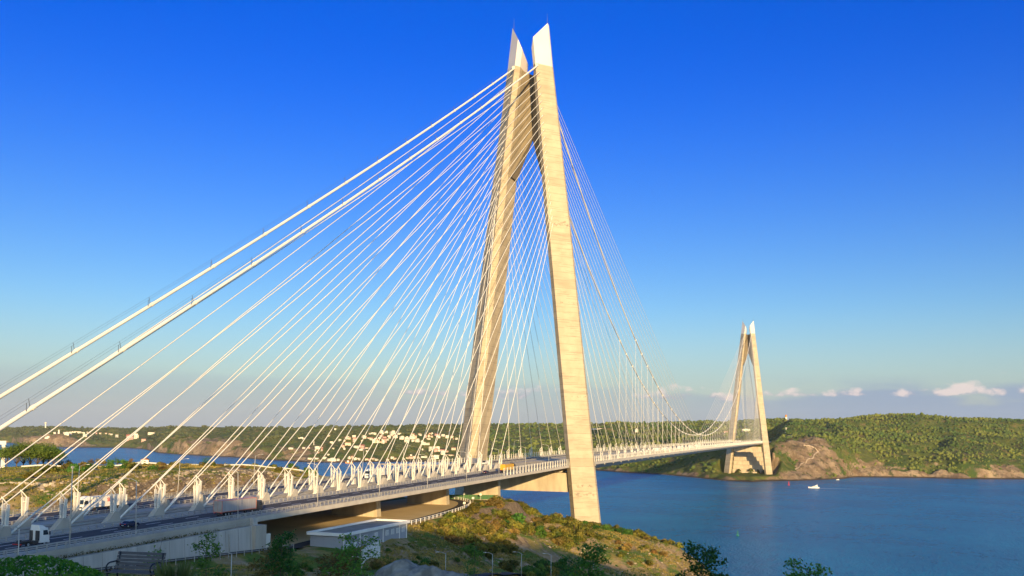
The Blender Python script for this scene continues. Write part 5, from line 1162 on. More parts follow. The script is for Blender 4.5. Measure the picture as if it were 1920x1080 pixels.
patch(46, [(-345, 58), (-225, 60), (-190, 108), (-330, 108)], .9, 2.2, 'bush on the green slope across the carriageway', 'bushes on the green slope', [3, 0, 1, 7, 4, 5])
patch(26, [(-225, 58), (-120, 60), (-110, 84), (-190, 106)], .8, 1.9, 'bush on top of the brown rock cut', 'bushes above the rock cut', [0, 1, 2, 4, 5])
patch(10, [(-130, 55), (-92, 62), (-90, 78), (-118, 84)], 1.6, 3.0, 'dark bush at the seaward end of the rock cut', 'bushes at the end of the rock cut', [0, 3, 4])
patch(20, [(-34, -40), (-16, -46), (-18, -70), (-52, -62)], 1.7, 3.3, 'leafy green bush just right of the foot of the sunlit leg', 'bushes right of the sunlit leg', [3, 0, 4, 7])
for x, y, s, lb in ((-132, -40, 4.2, 'large fresh green bush standing out on the headland slope left of the rock face'), (-120, -46, 3.2, 'fresh green bush just right of the largest one on the slope')): shrub(x, y, s, 3, lb, None)

# ground cover over the wild near ground: tufts of dry grass and low scrub, one mass
def cover(name, xa, xb, ya, yb, n, seed, label, size=(.18, .5)):
    rng = np.random.default_rng(seed); x = rng.uniform(xa, xb, n); y = rng.uniform(ya, yb, n)
    dens = fbm(x/16, y/16, 61, 4)+.4*fbm(x/4, y/4, 63, 3); keep = dens > -.12
    keep &= ~((x < -292) & (y > -39) & (y < 33)) & ~((x > -304) & (x < -84) & (y > -33.2) & (y < 34)) & ~((x > -285) & (x < -238) & (y > -46) & (y < -30)) & ~((x < -300) & (y > -40) & (y < 36))
    keep &= ((x+504)**2+(y+167)**2 > 30**2) & (y < 400)
    x, y = x[keep], y[keep]; i = np.clip((x-gx[0])/2.5, 0, len(gx)-1.01); j = np.clip((y-gy[0])/2.5, 0, len(gy)-1.01); a = i.astype(int); b_ = j.astype(int); u = i-a; v = j-b_
    z = (Zn[a, b_]*(1-u)+Zn[a+1, b_]*u)*(1-v)+(Zn[a, b_+1]*(1-u)+Zn[a+1, b_+1]*u)*v
    ok = z > 1.5; x, y, z = x[ok], y[ok], z[ok]; d = fbm(x/22, y/22, 67, 4)
    k = 5; P = np.repeat(np.stack([x, y, z], 1), k, 0); m = len(P); sz = rng.uniform(*size, m); P += np.stack([rng.normal(size=m)*.45, rng.normal(size=m)*.45, sz*.55], 1)
    nn = rng.normal(size=(m, 3)); nn[:, 2] *= .5; nn /= np.linalg.norm(nn, axis=1)[:, None]
    t = np.clip(np.repeat(.5-d*1.3, k)+rng.normal(size=m)*.16, 0, 1)
    V, F, T = quads(P, nn, sz, .45, rng, t); tag(npmesh(name, V, F, 'cover', {'tint': T}), label, 'ground cover', None, 'stuff')
cover('headland_scrub', -300, 30, -135, -5, 30000, 31, 'dry grass and low scrub covering the headland and gully')
cover('slope_scrub', -430, -80, 34, 190, 26000, 32, 'grass and low scrub on the slope and plateau beyond the carriageway')
cover('bank_grass', -420, -240, -110, -38, 12000, 33, 'rough grass on the shaded bank below the wall', (.10, .34))
# verge on the wall top
rng = np.random.default_rng(8); n = 900; x = rng.uniform(-400, -318, n); P = np.stack([x, rng.uniform(-30.2, -29.4, n), [zd(a)-1.55 for a in x]], 1); P[:, 2] += rng.uniform(0, .5, n)
nn = rng.normal(size=(n, 3)); nn /= np.linalg.norm(nn, axis=1)[:, None]; V, F, T = quads(P, nn, rng.uniform(.1, .3, n), .5, rng, rng.uniform(0, .6, n)); tag(npmesh('verge_weeds', V, F, 'scrub', {'tint': T}), 'weeds on the verge above the abutment wall', 'weeds', None, 'stuff')

# ------------------------------------------------------------ trees
def tree(name, x, y, h, w, m, label, group, form='round', n=1500, leaf=.2, seed=1, trunk=.35):
    z = hz(x, y)-.2; t = empty(name, (x, y, z), 0, label, 'tree', group); rng = np.random.default_rng(seed); ht = h*trunk
    b = MB(); lx, ly = rng.uniform(-.04, .04, 2)*h; b.tube([(0, 0, -.4), (lx*.3, ly*.3, ht*.5), (lx, ly, ht), (lx*1.2, ly*1.2, h*.8)], [h*.028, h*.022, h*.018, h*.006], 7)
    lobes = []
    k = 9 if form != 'umbrella' else 11
    for i in range(k):
        a = i*2.4+rng.uniform(-.3, .3); q = w*.5*math.sqrt((i+.5)/k)*.72
        zz = (h*(.70+.14*rng.random())-(.22*h)*(q/(w*.5))**2) if form == 'umbrella' else ht+(h-ht)*(.18+.66*rng.random())*(1-.25*q/(w*.5))
        c = (lx+q*math.cos(a), ly+q*math.sin(a), zz); r = w*(.27 if form == 'umbrella' else .24)*rng.uniform(.8, 1.2); lobes.append((*c, r))
        b.tube([(lx, ly, ht*(.8+.2*rng.random())), ((lx+c[0])/2, (ly+c[1])/2, ht+(zz-ht)*.45), c], [h*.011, h*.008, h*.003], 5)
    b.build('trunk', 'bark', t); crown_mesh('crown', seed+500, lobes, n, leaf, m, squash=.85 if form == 'umbrella' else .9, shell=.35, parent=t); return t
def at_px(px, D):
    az = YAW-math.atan((px-960)/FPX); return CAM[0]+D*math.cos(az), CAM[1]+D*math.sin(az)
pines = [(*at_px(18, 416), 8.6, 10), (*at_px(36, 412), 9.2, 11), (*at_px(48, 440), 11, 12), (*at_px(60, 424), 9.6, 11), (*at_px(76, 414), 9.0, 11), (*at_px(106, 418), 7.8, 9), (*at_px(84, 436), 10.2, 12), (*at_px(96, 424), 8.8, 10)]
for i, (x, y, h, w_) in enumerate(pines): tree('umbrella_pine', x, y, h, w_, 'pine_leaf', ['broad green umbrella pine beside the white portal frame', 'second umbrella pine to the right of the white portal frame', 'tallest umbrella pine at the back of the grove', 'umbrella pine in the middle of the dense grove', 'rounded umbrella pine at the front of the grove', 'low umbrella pine near the seaward end of the grove', 'dark umbrella pine rising behind the front pines', 'last umbrella pine at the right end of the grove'][i], 'pine grove on the plateau', 'umbrella', 3000, .26, 40+i, .2)
dec = [(133, 5.5, 3.6, 0), (143, 3.0, 2.4, 0), (175, 4.6, 3.4, 1), (190, 4.6, 3.8, 1), (199, 4.4, 3, 0), (212, 4.8, 4, 2), (224, 5.2, 4, 2), (236, 5.0, 4, 2), (249, 5.0, 3, 0), (118, 4.5, 3.6, 0)]
for i, (px, h, w_, k) in enumerate(dec):
    az = YAW-math.atan((px-960)/FPX); D = 452; x = CAM[0]+D*math.cos(az); y = CAM[1]+D*math.sin(az)
    tree('young_tree', x, y, h, w_, ['autumn_leaf', 'autumn_leaf', 'scrub_green'][k], ['yellowing young tree standing alone against the water', 'smallest young tree next to the lone yellowing one', 'yellow-brown young tree at the left end of the row', 'second tree of the row, with yellow leaves', 'thin yellowing tree third in the row', 'green tree in the middle of the row', 'taller green tree right of the middle of the row', 'green tree with orange tips toward the right of the row', 'slim yellow-green tree at the right end of the row', 'yellowing young tree just right of the pine grove'][i], 'young trees along the plateau edge', 'round', 420, .2, 80+i, .38)
az = YAW-math.atan((279-960)/FPX); tree('young_tree', CAM[0]+452*math.cos(az), CAM[1]+452*math.sin(az), 3.2, 4, 'scrub_dry', 'reddish brown bushy tree beside the tiny white hut', None, 'round', 400, .2, 97, .2)
az = YAW-math.atan((390-960)/FPX); tree('young_tree', CAM[0]+455*math.cos(az), CAM[1]+455*math.sin(az), 3.8, 5, 'dark_leaf', 'dark round tree alone on the plateau edge above the rock cut', None, 'round', 500, .2, 98, .2)

# ------------------------------------------------------------ saplings rising from the bank in front of the viewpoint
def at_px(px, D):
    az = YAW-math.atan((px-960)/FPX); return CAM[0]+D*math.cos(az), CAM[1]+D*math.sin(az)
def top_z(px, py, D): return 85.77-(py-(810.98+.013*(px-959)))*D/(FPX*math.sqrt(1+((px-960)/FPX)**2))
def sapling(px, D, ytop, width, label, m='sap_leaf', leaf=.085, nb=9, seed=1, lean=0., per=26, name='sapling'):
    x, y = at_px(px, D); z = hz(x, y)-.1; H = top_z(px, ytop, D)-z; rng = np.random.default_rng(seed)
    t = empty(name, (x, y, z), 0, label, 'sapling'); r_ = np.array([math.sin(YAW), -math.cos(YAW), 0])
    def stem(s): return np.array([0, 0, H*s])+r_*lean*s*s+np.array([.06*math.sin(5*s+seed), .05*math.cos(4*s+seed), 0])*H*.25
    b = MB(); b.tube([tuple(stem(s)) for s in np.linspace(0, 1, 9)], list(np.linspace(.018*H**.6, .006, 9)), 6)
    Pl = []; Nl = []
    for i in range(nb):
        s0 = .42+.56*(i+rng.random()*.6)/nb; p0 = stem(min(s0, .99)); a = i*2.4+rng.uniform(-.5, .5); ln = width*.5*(1.15-.55*s0)*rng.uniform(.75, 1.3)
        d0 = np.array([math.cos(a), math.sin(a), 1.15]); pts = [p0+d0*ln*q*np.array([1, 1, 1-.75*q]) for q in np.linspace(0, 1, 5)]
        b.tube([tuple(p) for p in pts], list(np.linspace(.012, .004, 5)), 4)
        for j in range(per*3):
            q = .12+.88*(j+rng.random())/(per*3); p = p0+d0*ln*q*np.array([1, 1, 1-.75*q]); side = (1 if j % 2 else -1)
            tang = np.array([math.cos(a), math.sin(a), 0]); lat = np.array([-tang[1], tang[0], 0])
            Pl.append(p+lat*side*leaf*rng.uniform(.3, 2.2)+rng.normal(size=3)*leaf*1.3*(1.2-q*.5)+np.array([0, 0, -leaf*.3])); nn = np.array([0, 0, 1.])+rng.normal(size=3)*.8; Nl.append(nn/np.linalg.norm(nn))
    b.build('stem', 'bark', t)
    P = np.array(Pl); n = len(P); V, F, T = quads(P, np.array(Nl), leaf*.72*(.6+.8*rng.random(n)), .55, rng, np.clip(rng.normal(.45, .22, n), 0, 1)); npmesh('leaves', V, F, m, {'tint': T}, parent=t)
    return t
sapling(396, 60, 1006, 2.6, 'small leafy sapling in front of the abutment wall', leaf=.13, nb=9, seed=1, per=40)
sapling(300, 44, 1013, 1.3, 'sparse sprig rising just behind the bench', leaf=.11, nb=5, seed=2, per=26, lean=.3)
sapling(536, 55, 1001, 2.0, 'slender dark green sapling in front of the wall end', 'dark_leaf', leaf=.13, nb=14, seed=3, per=46)
sapling(520, 62, 1030, 3.6, 'brownish bushy sapling below the slender dark one', 'autumn_leaf', leaf=.13, nb=14, seed=13, per=46)
sapling(655, 52, 1008, 3.2, 'broad sapling with reddish tips before the utility building', 'sap_leaf', leaf=.12, nb=15, seed=4, per=46, lean=.8)
sapling(640, 60, 1040, 4.0, 'brown-leaved bush at the foot of the broad sapling', 'autumn_leaf', leaf=.13, nb=14, seed=14, per=46)
sapling(893, 70, 1012, 1.6, 'thin sapling with bluish leaves by the grey rock face', 'sap_leaf', leaf=.13, nb=7, seed=5, per=30)
sapling(1092, 50, 1022, 2.6, 'tall bright green sapling at the middle of the bottom edge', leaf=.12, nb=15, seed=6, per=46, lean=.7)
sapling(1072, 56, 1050, 2.8, 'leafy green bush at the foot of the tall sapling', 'dark_leaf', leaf=.12, nb=12, seed=16, per=46)
sapling(1298, 38, 1024, 2.4, 'dark compound-leaved sapling in front of the headland tip', 'dark_leaf', leaf=.10, nb=15, seed=7, per=46, lean=.6)
sapling(1508, 32, 1058, 2.0, 'low spreading sapling in front of the open water', 'sap_leaf', leaf=.09, nb=12, seed=8, per=46, lean=.2)
for i, (px, D, yt, s) in enumerate(((1175, 70, 1058, 2.6), (1215, 74, 1062, 2.4), (1150, 66, 1066, 2.2), (1250, 62, 1068, 2.0))):
    x, y = at_px(px, D); zt = top_z(px, yt, D); g = hz(x, y); rng = np.random.default_rng(300+i); t = empty('bush', (x, y, g-.2), 0, ['dark rounded bush at the bottom edge below the bare earth slope', 'second dark bush from the left at the bottom edge under the headland', 'dark bush next to the tall bright sapling at the bottom edge', 'smallest dark bush at the bottom edge by the headland tip'][i], 'bush', 'dark bushes along the bottom edge'); H = zt-g
    crown_mesh('foliage', 310+i, lobes_of(rng, 10, s*.8, H*.5, s*.75, H*.42), 2600, .10, 'dark_leaf', parent=t); b = MB()
    for k in range(4): a = k*1.6; b.tube([(0, 0, -.3), (.3*math.cos(a), .3*math.sin(a), H*.4), (s*.5*math.cos(a), s*.5*math.sin(a), H*.75)], [.06, .045, .015], 5)
    b.build('stem', 'bark', t)
# clipped hedge at the bottom left corner
hx, hy = at_px(60, 15.5); hd = empty('hedge', (hx, hy, hz(hx, hy)-.1), 0, 'bright green leafy hedge filling the bottom left corner', 'hedge'); rng = np.random.default_rng(77); n = 9000
u = rng.uniform(-1.5, 1.15, n); dpt = rng.uniform(-.8, .8, n); rgt = np.array([math.sin(.79), -math.cos(.79)]); fwd = np.array([math.cos(.79), math.sin(.79)])
tz = np.interp(u, [-1.5, -.4, .1, .6, .9, 1.15], [0, 0, -.01, -.08, -.22, -.45])
top = (top_z(60, 1047, 15.5)-(hz(hx, hy)-.1))+tz+fbm(u*3, dpt*3, 5, 3)*.09-.12*dpt**2
q = 1-rng.random(n)**2*.9; P = np.stack([rgt[0]*u+fwd[0]*dpt, rgt[1]*u+fwd[1]*dpt, top*q], 1); nn = rng.normal(size=(n, 3))+np.array([0, 0, .8]); nn /= np.linalg.norm(nn, axis=1)[:, None]
V, F, T = quads(P, nn, .034*(.6+.8*rng.random(n)), .6, rng, np.clip(.5+fbm(u*5, dpt*5, 7, 2)*.7+rng.normal(size=n)*.2, 0, 1)); npmesh('leaves', V, F, 'hedge_leaf', {'tint': T}, parent=hd)
b = MB()
for i in range(10):
    a = -1.3+.25*i; b.tube([(rgt[0]*a, rgt[1]*a, -.3), (rgt[0]*a*1.02, rgt[1]*a*1.02, float(top.mean())*.8)], [.02, .008], 5)
b.build('stem', 'bark', hd)
# tall grass by the bench
gxp, gyp = at_px(338, 27); gb = MB(); rr = random.Random(4); g0 = hz(gxp, gyp)
t = empty('grass_tuft', (gxp, gyp, g0), 0, 'pale green tuft of tall grass at the right end of the bench', 'grass'); 
for i in range(160):
    a = rr.uniform(0, 6.28); r0 = rr.uniform(0, .35); x, y = r0*math.cos(a), r0*math.sin(a); h = rr.uniform(.6, 1.0)*(top_z(338, 1045, 27)-g0); l = rr.uniform(.05, .3)
    gb.add([(x-.008, y, -.1), (x+.008, y, -.1), (x+l*math.cos(a)*.5+.006, y+l*math.sin(a)*.5, h*.7), (x+l*math.cos(a), y+l*math.sin(a), h)], [(0, 1, 2, 3)])
gb.build('blades', leaf_mat('grass_blades', (.10, .15, .03), (.18, .2, .06), attr=False), t)
# grey rock outcrops in the shade below the headland
M['rock_grey'] = mat('grey_rock', (.34, .31, .26), (.16, .145, .12), .35, .95, .6, 1.2, stretch=(1.6, 1.6, .25), detail=9)
def outcrop(px, D, ytop, wpx, depth, label, seed):
    x, y = at_px(px, D); zt = top_z(px, ytop, D); g = hz(x, y)-5; w_ = wpx*D/FPX/2; H = zt-g; k = 44; az = YAW-math.atan((px-960)/FPX)
    V = []; n = 36
    for i in range(n+1):
        for j in range(k):
            a = 2*math.pi*j/k; s = i/n; rad = (1-s**3.2)**.42; ux = math.cos(a)*w_*rad; uy = math.sin(a)*depth*rad
            f = 1+.5*float(fbm(np.array([a*1.6+seed]), np.array([s*2.6]), seed, 5)[0])+.05*math.sin(a*23+seed)*(1-s)
            V.append((ux*f, uy*f, H*s*(1+.30*float(fbm(np.array([ux*.22]), np.array([uy*.22]), seed+3, 4)[0]))))
    F = [(i*k+j, i*k+(j+1) % k, (i+1)*k+(j+1) % k, (i+1)*k+j) for i in range(n) for j in range(k)]
    o = npmesh('rock_outcrop', V, F, 'rock_grey', smooth=True); o.location = (x, y, g); o.rotation_euler = (0, 0, az-math.pi/2); return tag(o, label, 'rock')
outcrop(800, 205, 1057, 190, 9, 'rounded pale grey rock face at the bottom in the shade', 3)
lr = [at_px(px, D) for px, D in ((560, 150), (685, 198), (780, 222), (850, 238), (928, 262), (1000, 278), (1060, 295), (1120, 312), (1180, 330))]
ribbon(smooth(lr), 7, lambda p: hz(*p)+.35, 'lower_road', 'asphalt')
pl = smooth([at_px(px, D) for px, D in ((690, 196), (740, 205), (800, 216), (870, 226))]); ribbon(pl, 3.2, lambda p: hz(*p)+.6, 'concrete_path', 'concrete')
# ------------------------------------------------------------ houses of the far villages
M['h_white'] = mat('house_white', (.74, .68, .58), (.66, .60, .51), .8, .8, vary=.12); M['h_cream'] = mat('house_cream', (.66, .56, .42), (.58, .49, .36), .8, .8, vary=.15)
M['h_pink'] = mat('house_pink', (.58, .38, .32), (.52, .34, .28), .8, .8, vary=.15); M['h_roof'] = mat('house_roof_tile', (.36, .15, .09), (.27, .11, .07), 1., .85, vary=.2); M['h_flat'] = mat('house_flat_roof', (.50, .44, .37), (.40, .35, .29), 1., .85); M['h_win'] = mat('house_window', (.05, .055, .065), None, 1., .2)
M['quay'] = mat('quay_stone', (.48, .38, .28), (.36, .28, .20), .15, .9, .3, 1.5, geo=True); M['orange_paint'] = mat('orange_paint', (.62, .25, .04), None, 1., .5)
HV = []
for k in range(10):
    b = MB(); gable = k in (1, 3, 6, 8); st = 2 if k % 3 else 3; rr = random.Random(k)
    hw = .78 if gable else 1.0
    b.box(-.5, .5, -.5, .5, -.5, hw, 0)
    if gable:
        b.add([(-.56, -.56, hw), (.56, -.56, hw), (.56, .56, hw), (-.56, .56, hw), (-.56, 0, 1.08), (.56, 0, 1.08)], [(0, 1, 5, 4), (2, 3, 4, 5), (0, 4, 3), (1, 2, 5), (3, 2, 1, 0)], 1)
    else:
        b.box(-.53, .53, -.53, .53, hw, hw+.05, 2)
        if k in (2, 5): b.box(-.1, .42, -.3, .3, hw+.05, hw+.42, 0)
        if k in (4, 9): b.box(-.3, .3, -.72, -.5, .42, .50, 2)
    nc = 3 if k % 2 else 4
    for fl_ in range(st):
        z0 = (fl_+.28)*hw/st; z1 = (fl_+.72)*hw/st
        for c in range(nc):
            if rr.random() < .15: continue
            x0 = -.5+(c+.28)/nc; x1 = -.5+(c+.72)/nc
            b.box(x0, x1, -.515, -.502, z0, z1, 3); b.box(-.515, -.502, x0, x1, z0, z1, 3); b.box(.502, .515, x0, x1, z0, z1, 3)
    o = b.build('house', [['h_white', 'h_cream', 'h_white', 'h_pink', 'h_white'][k % 5], 'h_roof', 'h_flat', 'h_win']); HV.append(o.data); bpy.data.objects.remove(o)
def far_ground(x, y):
    a = math.atan2(y-CAM[1], x-CAM[0]); d = math.hypot(x-CAM[0], y-CAM[1]); f = (a-faz[0])/(faz[1]-faz[0]); i = int(min(max(f, 0), len(faz)-2)); u = f-i
    return float(np.interp(d, fd[i], fz[i])*(1-u)+np.interp(d, fd[i+1], fz[i+1])*u)
SPECIAL = {(1839, 1239): 'white block house standing alone on the slope left of the village', (2650, 1648): 'lone pale house high on the wooded hillside above the village', (2122, 1469): 'long low white building on the bare shoulder left of the village',
           (1702, 1112): 'long low building on the harbour quay', (2353, 1334): 'long pale building on the upper edge of the village', (2165, 1298): 'tall cream block rising out of the middle of the village',
           (1968, 1164): 'broad cream block low in the village above the trees', (2174, 1031): 'tall house on the lower right side of the village', (1958, 919): 'large pale house by the water near the shaded tower leg', (2346, 1319): 'pale house on the skyline end of the long pale building',
           (3172, 3411): 'long row building on the distant lighthouse headland', (2580, 2988): 'pale building on the cliff edge left of the lighthouse', (2053, 916): 'long white wall-like house near the water beside the shaded tower leg',
           (2395, 555): 'long white building on the hill seen right of the sunlit leg', (2304, 410): 'small white building on the hill behind the stays', (1946, 102): 'pale building beside the far tower above the deck', (1974, 55): 'long low white building between the far tower legs'}
GL = {'s': ('small pale house among the others of the hillside village', 'village houses on the far hillside'), 'q': ('low pale house in the row along the harbour front', 'houses along the harbour front'), 'f': ('small pale house in the distant settlement near the lighthouse', 'houses of the distant headland settlement'), 'b': ('pale building', None)}
rh = random.Random(21)
for n, (x, y, w_, h, k) in enumerate(HOUSES):
    a = math.atan2(y-CAM[1], x-CAM[0]); lab, grp = GL[k]; sp = SPECIAL.get((x, y))
    o = bpy.data.objects.new('house', HV[rh.randrange(10)]); COL.objects.link(o)
    o.location = (x, y, far_ground(x, y)); o.rotation_euler = (0, 0, a-math.pi/2+rh.uniform(-.45, .45)); o.scale = (w_*.95, min(max(w_*.8, 6), 11), max(h*1.1, 3.0)); tag(o, sp or lab, 'house', None if sp else grp)
def tower_thing(name, x, y, label, cat, segs, m, extra=None):
    t = empty(name, (x, y, far_ground(x, y)-1), 0, label, cat); b = MB(); b.tube([(0, 0, z) for z, r in segs], [r for z, r in segs], 14, smooth=False); b.build('shaft', m, t)
    if extra: b = MB(); b.tube([(0, 0, z) for z, r in extra[1]], [r for z, r in extra[1]], 12); b.build(extra[0], extra[2], t)
    return t
tower_thing('lighthouse', 2606.8, 2952.8, 'white lighthouse on the distant cliff top', 'lighthouse', [(0, 4.0), (13, 3.0), (15, 3.9), (15.6, 3.9)], 'h_white', ('lantern', [(15.6, 2.0), (18, 2.0), (19.6, .3)], 'galv'))
tower_thing('watch_tower', 3095.8, 3528.4, 'tall white tower with a wide head on the farthest ridge', 'tower', [(0, 3.2), (20, 2.8), (22, 5.2), (27, 5.2), (28, 3.0)], 'h_white', ('mast', [(28, .6), (37, .3)], 'galv'))
tower_thing('water_tower', 2490.3, -19.2, 'pale tower with an orange top on the ridge right of the far bridge tower', 'tower', [(0, 3.4), (11, 3.2)], 'h_white', ('head', [(11, 3.2), (17, 3.0), (18, 1.5)], 'orange_paint'))
tower_thing('monument', 1879.2, -49.4, 'thin white pillar on the knoll right of the far bridge tower', 'monument', [(-2, 2.8), (2, 2.8), (2.2, .9), (11, .7), (11.2, 2.6), (12.4, 2.6)], 'h_white')
tower_thing('minaret', 1874.2, 1270.8, 'thin white minaret left of the village', 'minaret', [(0, 1.0), (9, .8), (9.3, 1.3), (9.8, 1.3), (10, .7), (12, .65), (15, .05)], 'h_white')
# terraces behind the far tower, stair on the bare slope, breakwater
tw_ = empty('terraced_wall', (1432, 0, 9), 0, 'stepped pale concrete retaining wall between the legs of the far tower', 'retaining wall')
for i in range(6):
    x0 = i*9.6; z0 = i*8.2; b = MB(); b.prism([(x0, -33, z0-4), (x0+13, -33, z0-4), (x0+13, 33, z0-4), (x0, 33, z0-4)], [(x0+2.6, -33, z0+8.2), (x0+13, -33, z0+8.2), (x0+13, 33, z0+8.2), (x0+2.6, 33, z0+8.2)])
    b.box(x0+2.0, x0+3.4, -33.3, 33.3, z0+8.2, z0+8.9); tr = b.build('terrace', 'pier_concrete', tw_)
    b = MB(); b.prism([(x0-.12, -32.6, z0-.6), (x0+1, -32.6, z0-.6), (x0+1, 32.6, z0-.6), (x0-.12, 32.6, z0-.6)], [(x0+.42, -32.6, z0+1.1), (x0+1.5, -32.6, z0+1.1), (x0+1.5, 32.6, z0+1.1), (x0+.42, 32.6, z0+1.1)]); b.build('shadow_strip', 'soffit', tr)  # shadow line at the step's foot, painted as a dark strip
b = MB(); b.box(-10, -4, -16, 18, -6, 4.5); b.box(-9, -5, 8, 14, 4.5, 5.6); b.build('plinth', 'pier_concrete', tw_)
def draped(pts, w_, name, m, lift=.8, **kw):
    P = []
    for p, q in zip(pts[:-1], pts[1:]):
        for j in range(8): t = j/8; P.append((p[0]+(q[0]-p[0])*t, p[1]+(q[1]-p[1])*t))
    vs = []
    for i, p in enumerate(P):
        a = Vector(P[max(i-1, 0)]); c = Vector(P[min(i+1, len(P)-1)]); d = (c-a).normalized(); nn = Vector((-d.y, d.x))*w_/2; z = far_ground(*p)+lift
        vs += [(p[0]+nn.x, p[1]+nn.y, z), (p[0]-nn.x, p[1]-nn.y, z), (p[0]-nn.x, p[1]-nn.y, z-3), (p[0]+nn.x, p[1]+nn.y, z-3)]
    b = MB(); b.add(vs, [(4*i+j, 4*i+(j+1) % 4, 4*i+4+(j+1) % 4, 4*i+4+j) for i in range(len(P)-1) for j in range(4)]); return tag(b.build(name, m, recalc=True), **kw)
draped([(1456.9, -86.6), (1473, -95.8), (1508.7, -108), (1541.7, -120.6), (1585, -130.1), (1577, -122), (1566, -112), (1560, -99)], 2.0, 'hillside_stair', 'quay', 1.0, label='pale stairway climbing the bare slope right of the far tower', cat='stair')
draped([(1800, -62), (1760, -66), (1715, -70), (1670, -66), (1640, -60)], 7., 'hill_track', 'quay', .8, kind='structure')
bw = [(1614.7, 955.5), (1624.3, 915.4), (1626.1, 856.7), (1627.8, 798.8), (1643.9, 762.5), (1668.5, 732.3)]; b = MB(); rr = random.Random(9); vs = []; pp = smooth(bw, 8)
for i, p in enumerate(pp):
    a = Vector(pp[max(i-1, 0)]); c = Vector(pp[min(i+1, len(pp)-1)]); d = (c-a).normalized(); nn = Vector((-d.y, d.x)); j = lambda s: s*rr.uniform(.85, 1.15)
    for o, z in ((9, -1), (j(4.5), j(2.6)), (j(2.5), 3.4), (-j(2.5), 3.4), (-j(4.5), j(2.6)), (-9, -1)): vs.append((p[0]+nn.x*o, p[1]+nn.y*o, z))
b.add(vs, [(6*i+j, 6*i+j+1, 6*i+7+j, 6*i+6+j) for i in range(len(pp)-1) for j in range(5)]); tag(b.build('breakwater', 'quay', recalc=True), 'long tan stone breakwater closing off the small harbour', 'breakwater')
def sailboat(x, y, rz, label, mast=12., motor=False):
    t = empty('sailing_boat' if not motor else 'motor_boat', (x, y, 0), rz, label, 'boat', 'boats moored in the harbour'); b = MB(); vs = []
    for X_, w_, l in ((-5.5, 1.3, 0), (-1, 1.7, 0), (3, 1.3, .1), (6, .05, .5)): vs += [(X_, -w_*.6, -.2), (X_, -w_, 1.2+l), (X_, w_, 1.2+l), (X_, w_*.6, -.2)]
    b.add(vs, [(4*i+j, 4*i+(j+1) % 4, 4*i+4+(j+1) % 4, 4*i+4+j) for i in range(3) for j in range(4)]+[(0, 1, 2, 3), (15, 14, 13, 12)]); b.build('hull', 'hull_white', t, recalc=True)
    b = MB(); b.prism([(-2.5, -1, 1.2), (1.8, -.9, 1.2), (1.8, .9, 1.2), (-2.5, 1, 1.2)], [(-2.2, -.8, 2.4 if not motor else 3.4), (1.0, -.7, 2.2), (1.0, .7, 2.2), (-2.2, .8, 2.4 if not motor else 3.4)]); b.build('cabin', 'hull_white', t)
    if not motor: b = MB(); b.tube([(.6, 0, 1), (.6, 0, mast)], [.22, .14], 5); b.tube([(.6, 0, 2.8), (-4.6, 0, 3.0)], .15, 5); b.build('mast', 'white_paint', t)
for i, (x, y) in enumerate([(1700, 905), (1705, 880), (1690, 860), (1712, 842), (1700, 820), (1722, 800), (1690, 930), (1735, 775)]):
    sailboat(x, y, .9+i*.7, ['white motor boat at the left end of the moorings', 'sailing boat with a tall mast left of the middle of the harbour', 'sailing boat with the tallest mast in the harbour', 'white motor boat behind the middle of the breakwater', 'white motor boat moored right of the tall masts', 'small white motor boat toward the harbour mouth', 'white motor boat close to the root of the breakwater', 'white motor boat nearest to the harbour mouth'][i], (0, 16, 20, 0, 0, 0, 0, 0)[i], i not in (1, 2))
fb = empty('fishing_boat', (1660, 1035, 0), 2.4, 'orange and white fishing boat with a tall frame at the quay', 'boat'); b = MB(); vs = []
for X_, w_, l in ((-10, 2.6, 0), (-2, 3.1, 0), (5, 2.6, .5), (10, .1, 1.6)): vs += [(X_, -w_*.7, -.3), (X_, -w_, 2.2+l), (X_, w_, 2.2+l), (X_, w_*.7, -.3)]
b.add(vs, [(4*i+j, 4*i+(j+1) % 4, 4*i+4+(j+1) % 4, 4*i+4+j) for i in range(3) for j in range(4)]+[(0, 1, 2, 3), (15, 14, 13, 12)]); b.build('hull', 'orange_paint', fb, recalc=True)
b = MB(); b.box(1, 5.5, -1.9, 1.9, 2.2, 6.2); b.box(1.6, 5, -1.5, 1.5, 6.2, 7.4); b.build('wheelhouse', 'hull_white', fb); b = MB(); b.bar((-8, -2, 2), (-8, -1.4, 9), .4); b.bar((-8, 2, 2), (-8, 1.4, 9), .4); b.bar((-8, -1.4, 9), (-8, 1.4, 9), .4); b.bar((0, 0, 2), (0, 0, 11), .35); b.bar((0, 0, 4), (-7, 0, 10), .25); b.build('frame', 'orange_paint', fb)
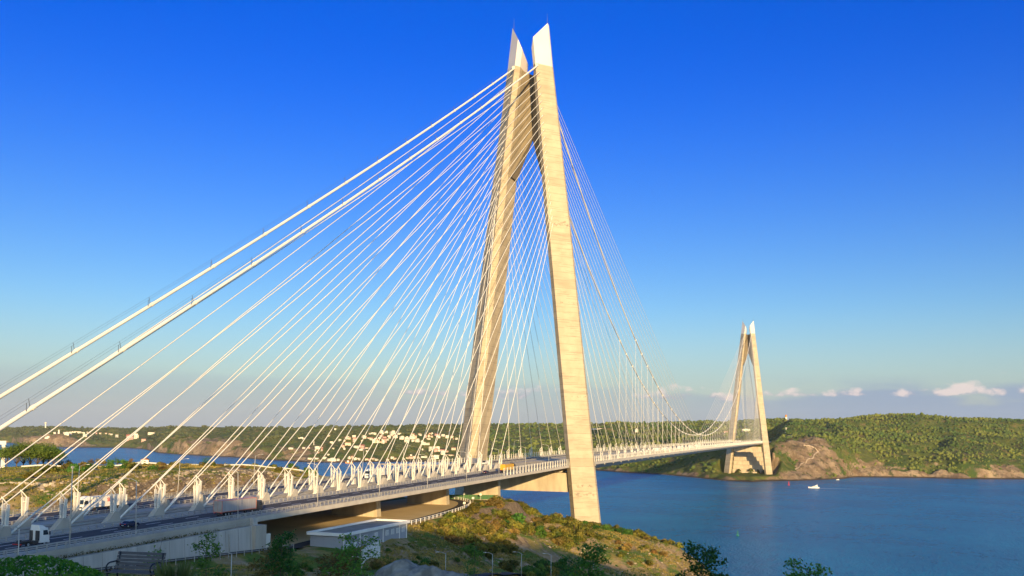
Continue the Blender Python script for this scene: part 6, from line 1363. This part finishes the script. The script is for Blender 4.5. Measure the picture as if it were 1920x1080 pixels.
# surf along the rocks below the bridge
P = []
i0 = np.argsort(np.abs(pxs-1362))[0]; i1 = np.argsort(np.abs(pxs-1215))[0]; b = MB(); vs = []; rr = random.Random(2); rng_ = range(min(i0, i1), max(i0, i1)+1)
for i in rng_:
    j = int(np.argmax(fz[i] > .05)); a = faz[i]; d0 = fd[i, max(j-1, 0)]+ (fd[i, j]-fd[i, max(j-1, 0)])*.98; wd = max(0, 2.6+3.0*math.sin(i*.37)+rr.uniform(-1.5, 1.5))
    vs += [(CAM[0]+(d0+1)*math.cos(a), CAM[1]+(d0+1)*math.sin(a), .10), (CAM[0]+(d0-.4-wd)*math.cos(a), CAM[1]+(d0-.4-wd)*math.sin(a), .06)]
m_ = len(vs)//2; b.add(vs, [(2*i, 2*i+1, 2*i+3, 2*i+2) for i in range(m_-1)]); tag(b.build('surf', 'foam', recalc=True), 'thin line of white surf on the rocks below the bridge', 'surf', None, 'stuff')
# the woods go in last, clear of the houses
woods('hill_woods', 1380, 2080, 190000, 2.25, 'dense green woodland covering the right-hand hill', ico(), -.22, 1)
woods('middle_woods', 880, 1460, 60000, 3.6, 'green woodland on the hills behind the bridge', ico(), -.16, 2, hh=.8)
woods('distant_woods', -230, 900, 80000, 4.6, 'dark green woods and scrub on the distant left-hand hills', ico(), -.03, 3, 'forest_far', .62)
# loose stones on the headland and the rock cut (one mass)
rng = np.random.default_rng(55); P = []
for n, xa, xb, ya, yb, lo, hi in ((2600, -260, 10, -112, -30, .12, .7), (1500, -300, -150, 33, 46, .15, .9)):
    x = rng.uniform(xa, xb, n); y = rng.uniform(ya, yb, n)
    for a, c in zip(x, y):
        if -285 < a < -238 and -46 < c < -30: continue
        if -304 < a < -84 and -33.5 < c < 0: continue
        z = hz(a, c)
        if z > 1.5: P.append((a, c, z, lo+(hi-lo)*rng.random()**4))
P = np.array(P); V, F, T = blobs(P[:, :3], P[:, 3], P[:, 3]*1.3, np.full(len(P), .5), rng, ico()); M['stone'] = mat('loose_stone', (.38, .31, .22), (.24, .19, .14), .5, .9, geo=True)
tag(npmesh('loose_stones', V, F, 'stone'), 'loose stones scattered over the bare slopes', 'stones', None, 'stuff')
# ------------------------------------------------------------ evening air
HZ = bpy.data.materials.new('haze'); HZ.use_nodes = True; nt = HZ.node_tree; nt.nodes.clear()
out = N(nt, 'ShaderNodeOutputMaterial'); v = N(nt, 'ShaderNodeVolumePrincipled'); v.inputs['Color'].default_value = (.92, .95, 1.0, 1); v.inputs['Density'].default_value = 2.0e-5; v.inputs['Anisotropy'].default_value = .0
nt.links.new(v.outputs[0], out.inputs['Volume'])
b = MB(); b.box(-1000, 9500, -9000, 9000, -22, 345)
tag(b.build('haze', HZ), 'thin evening haze over the strait', 'haze', None, 'stuff')
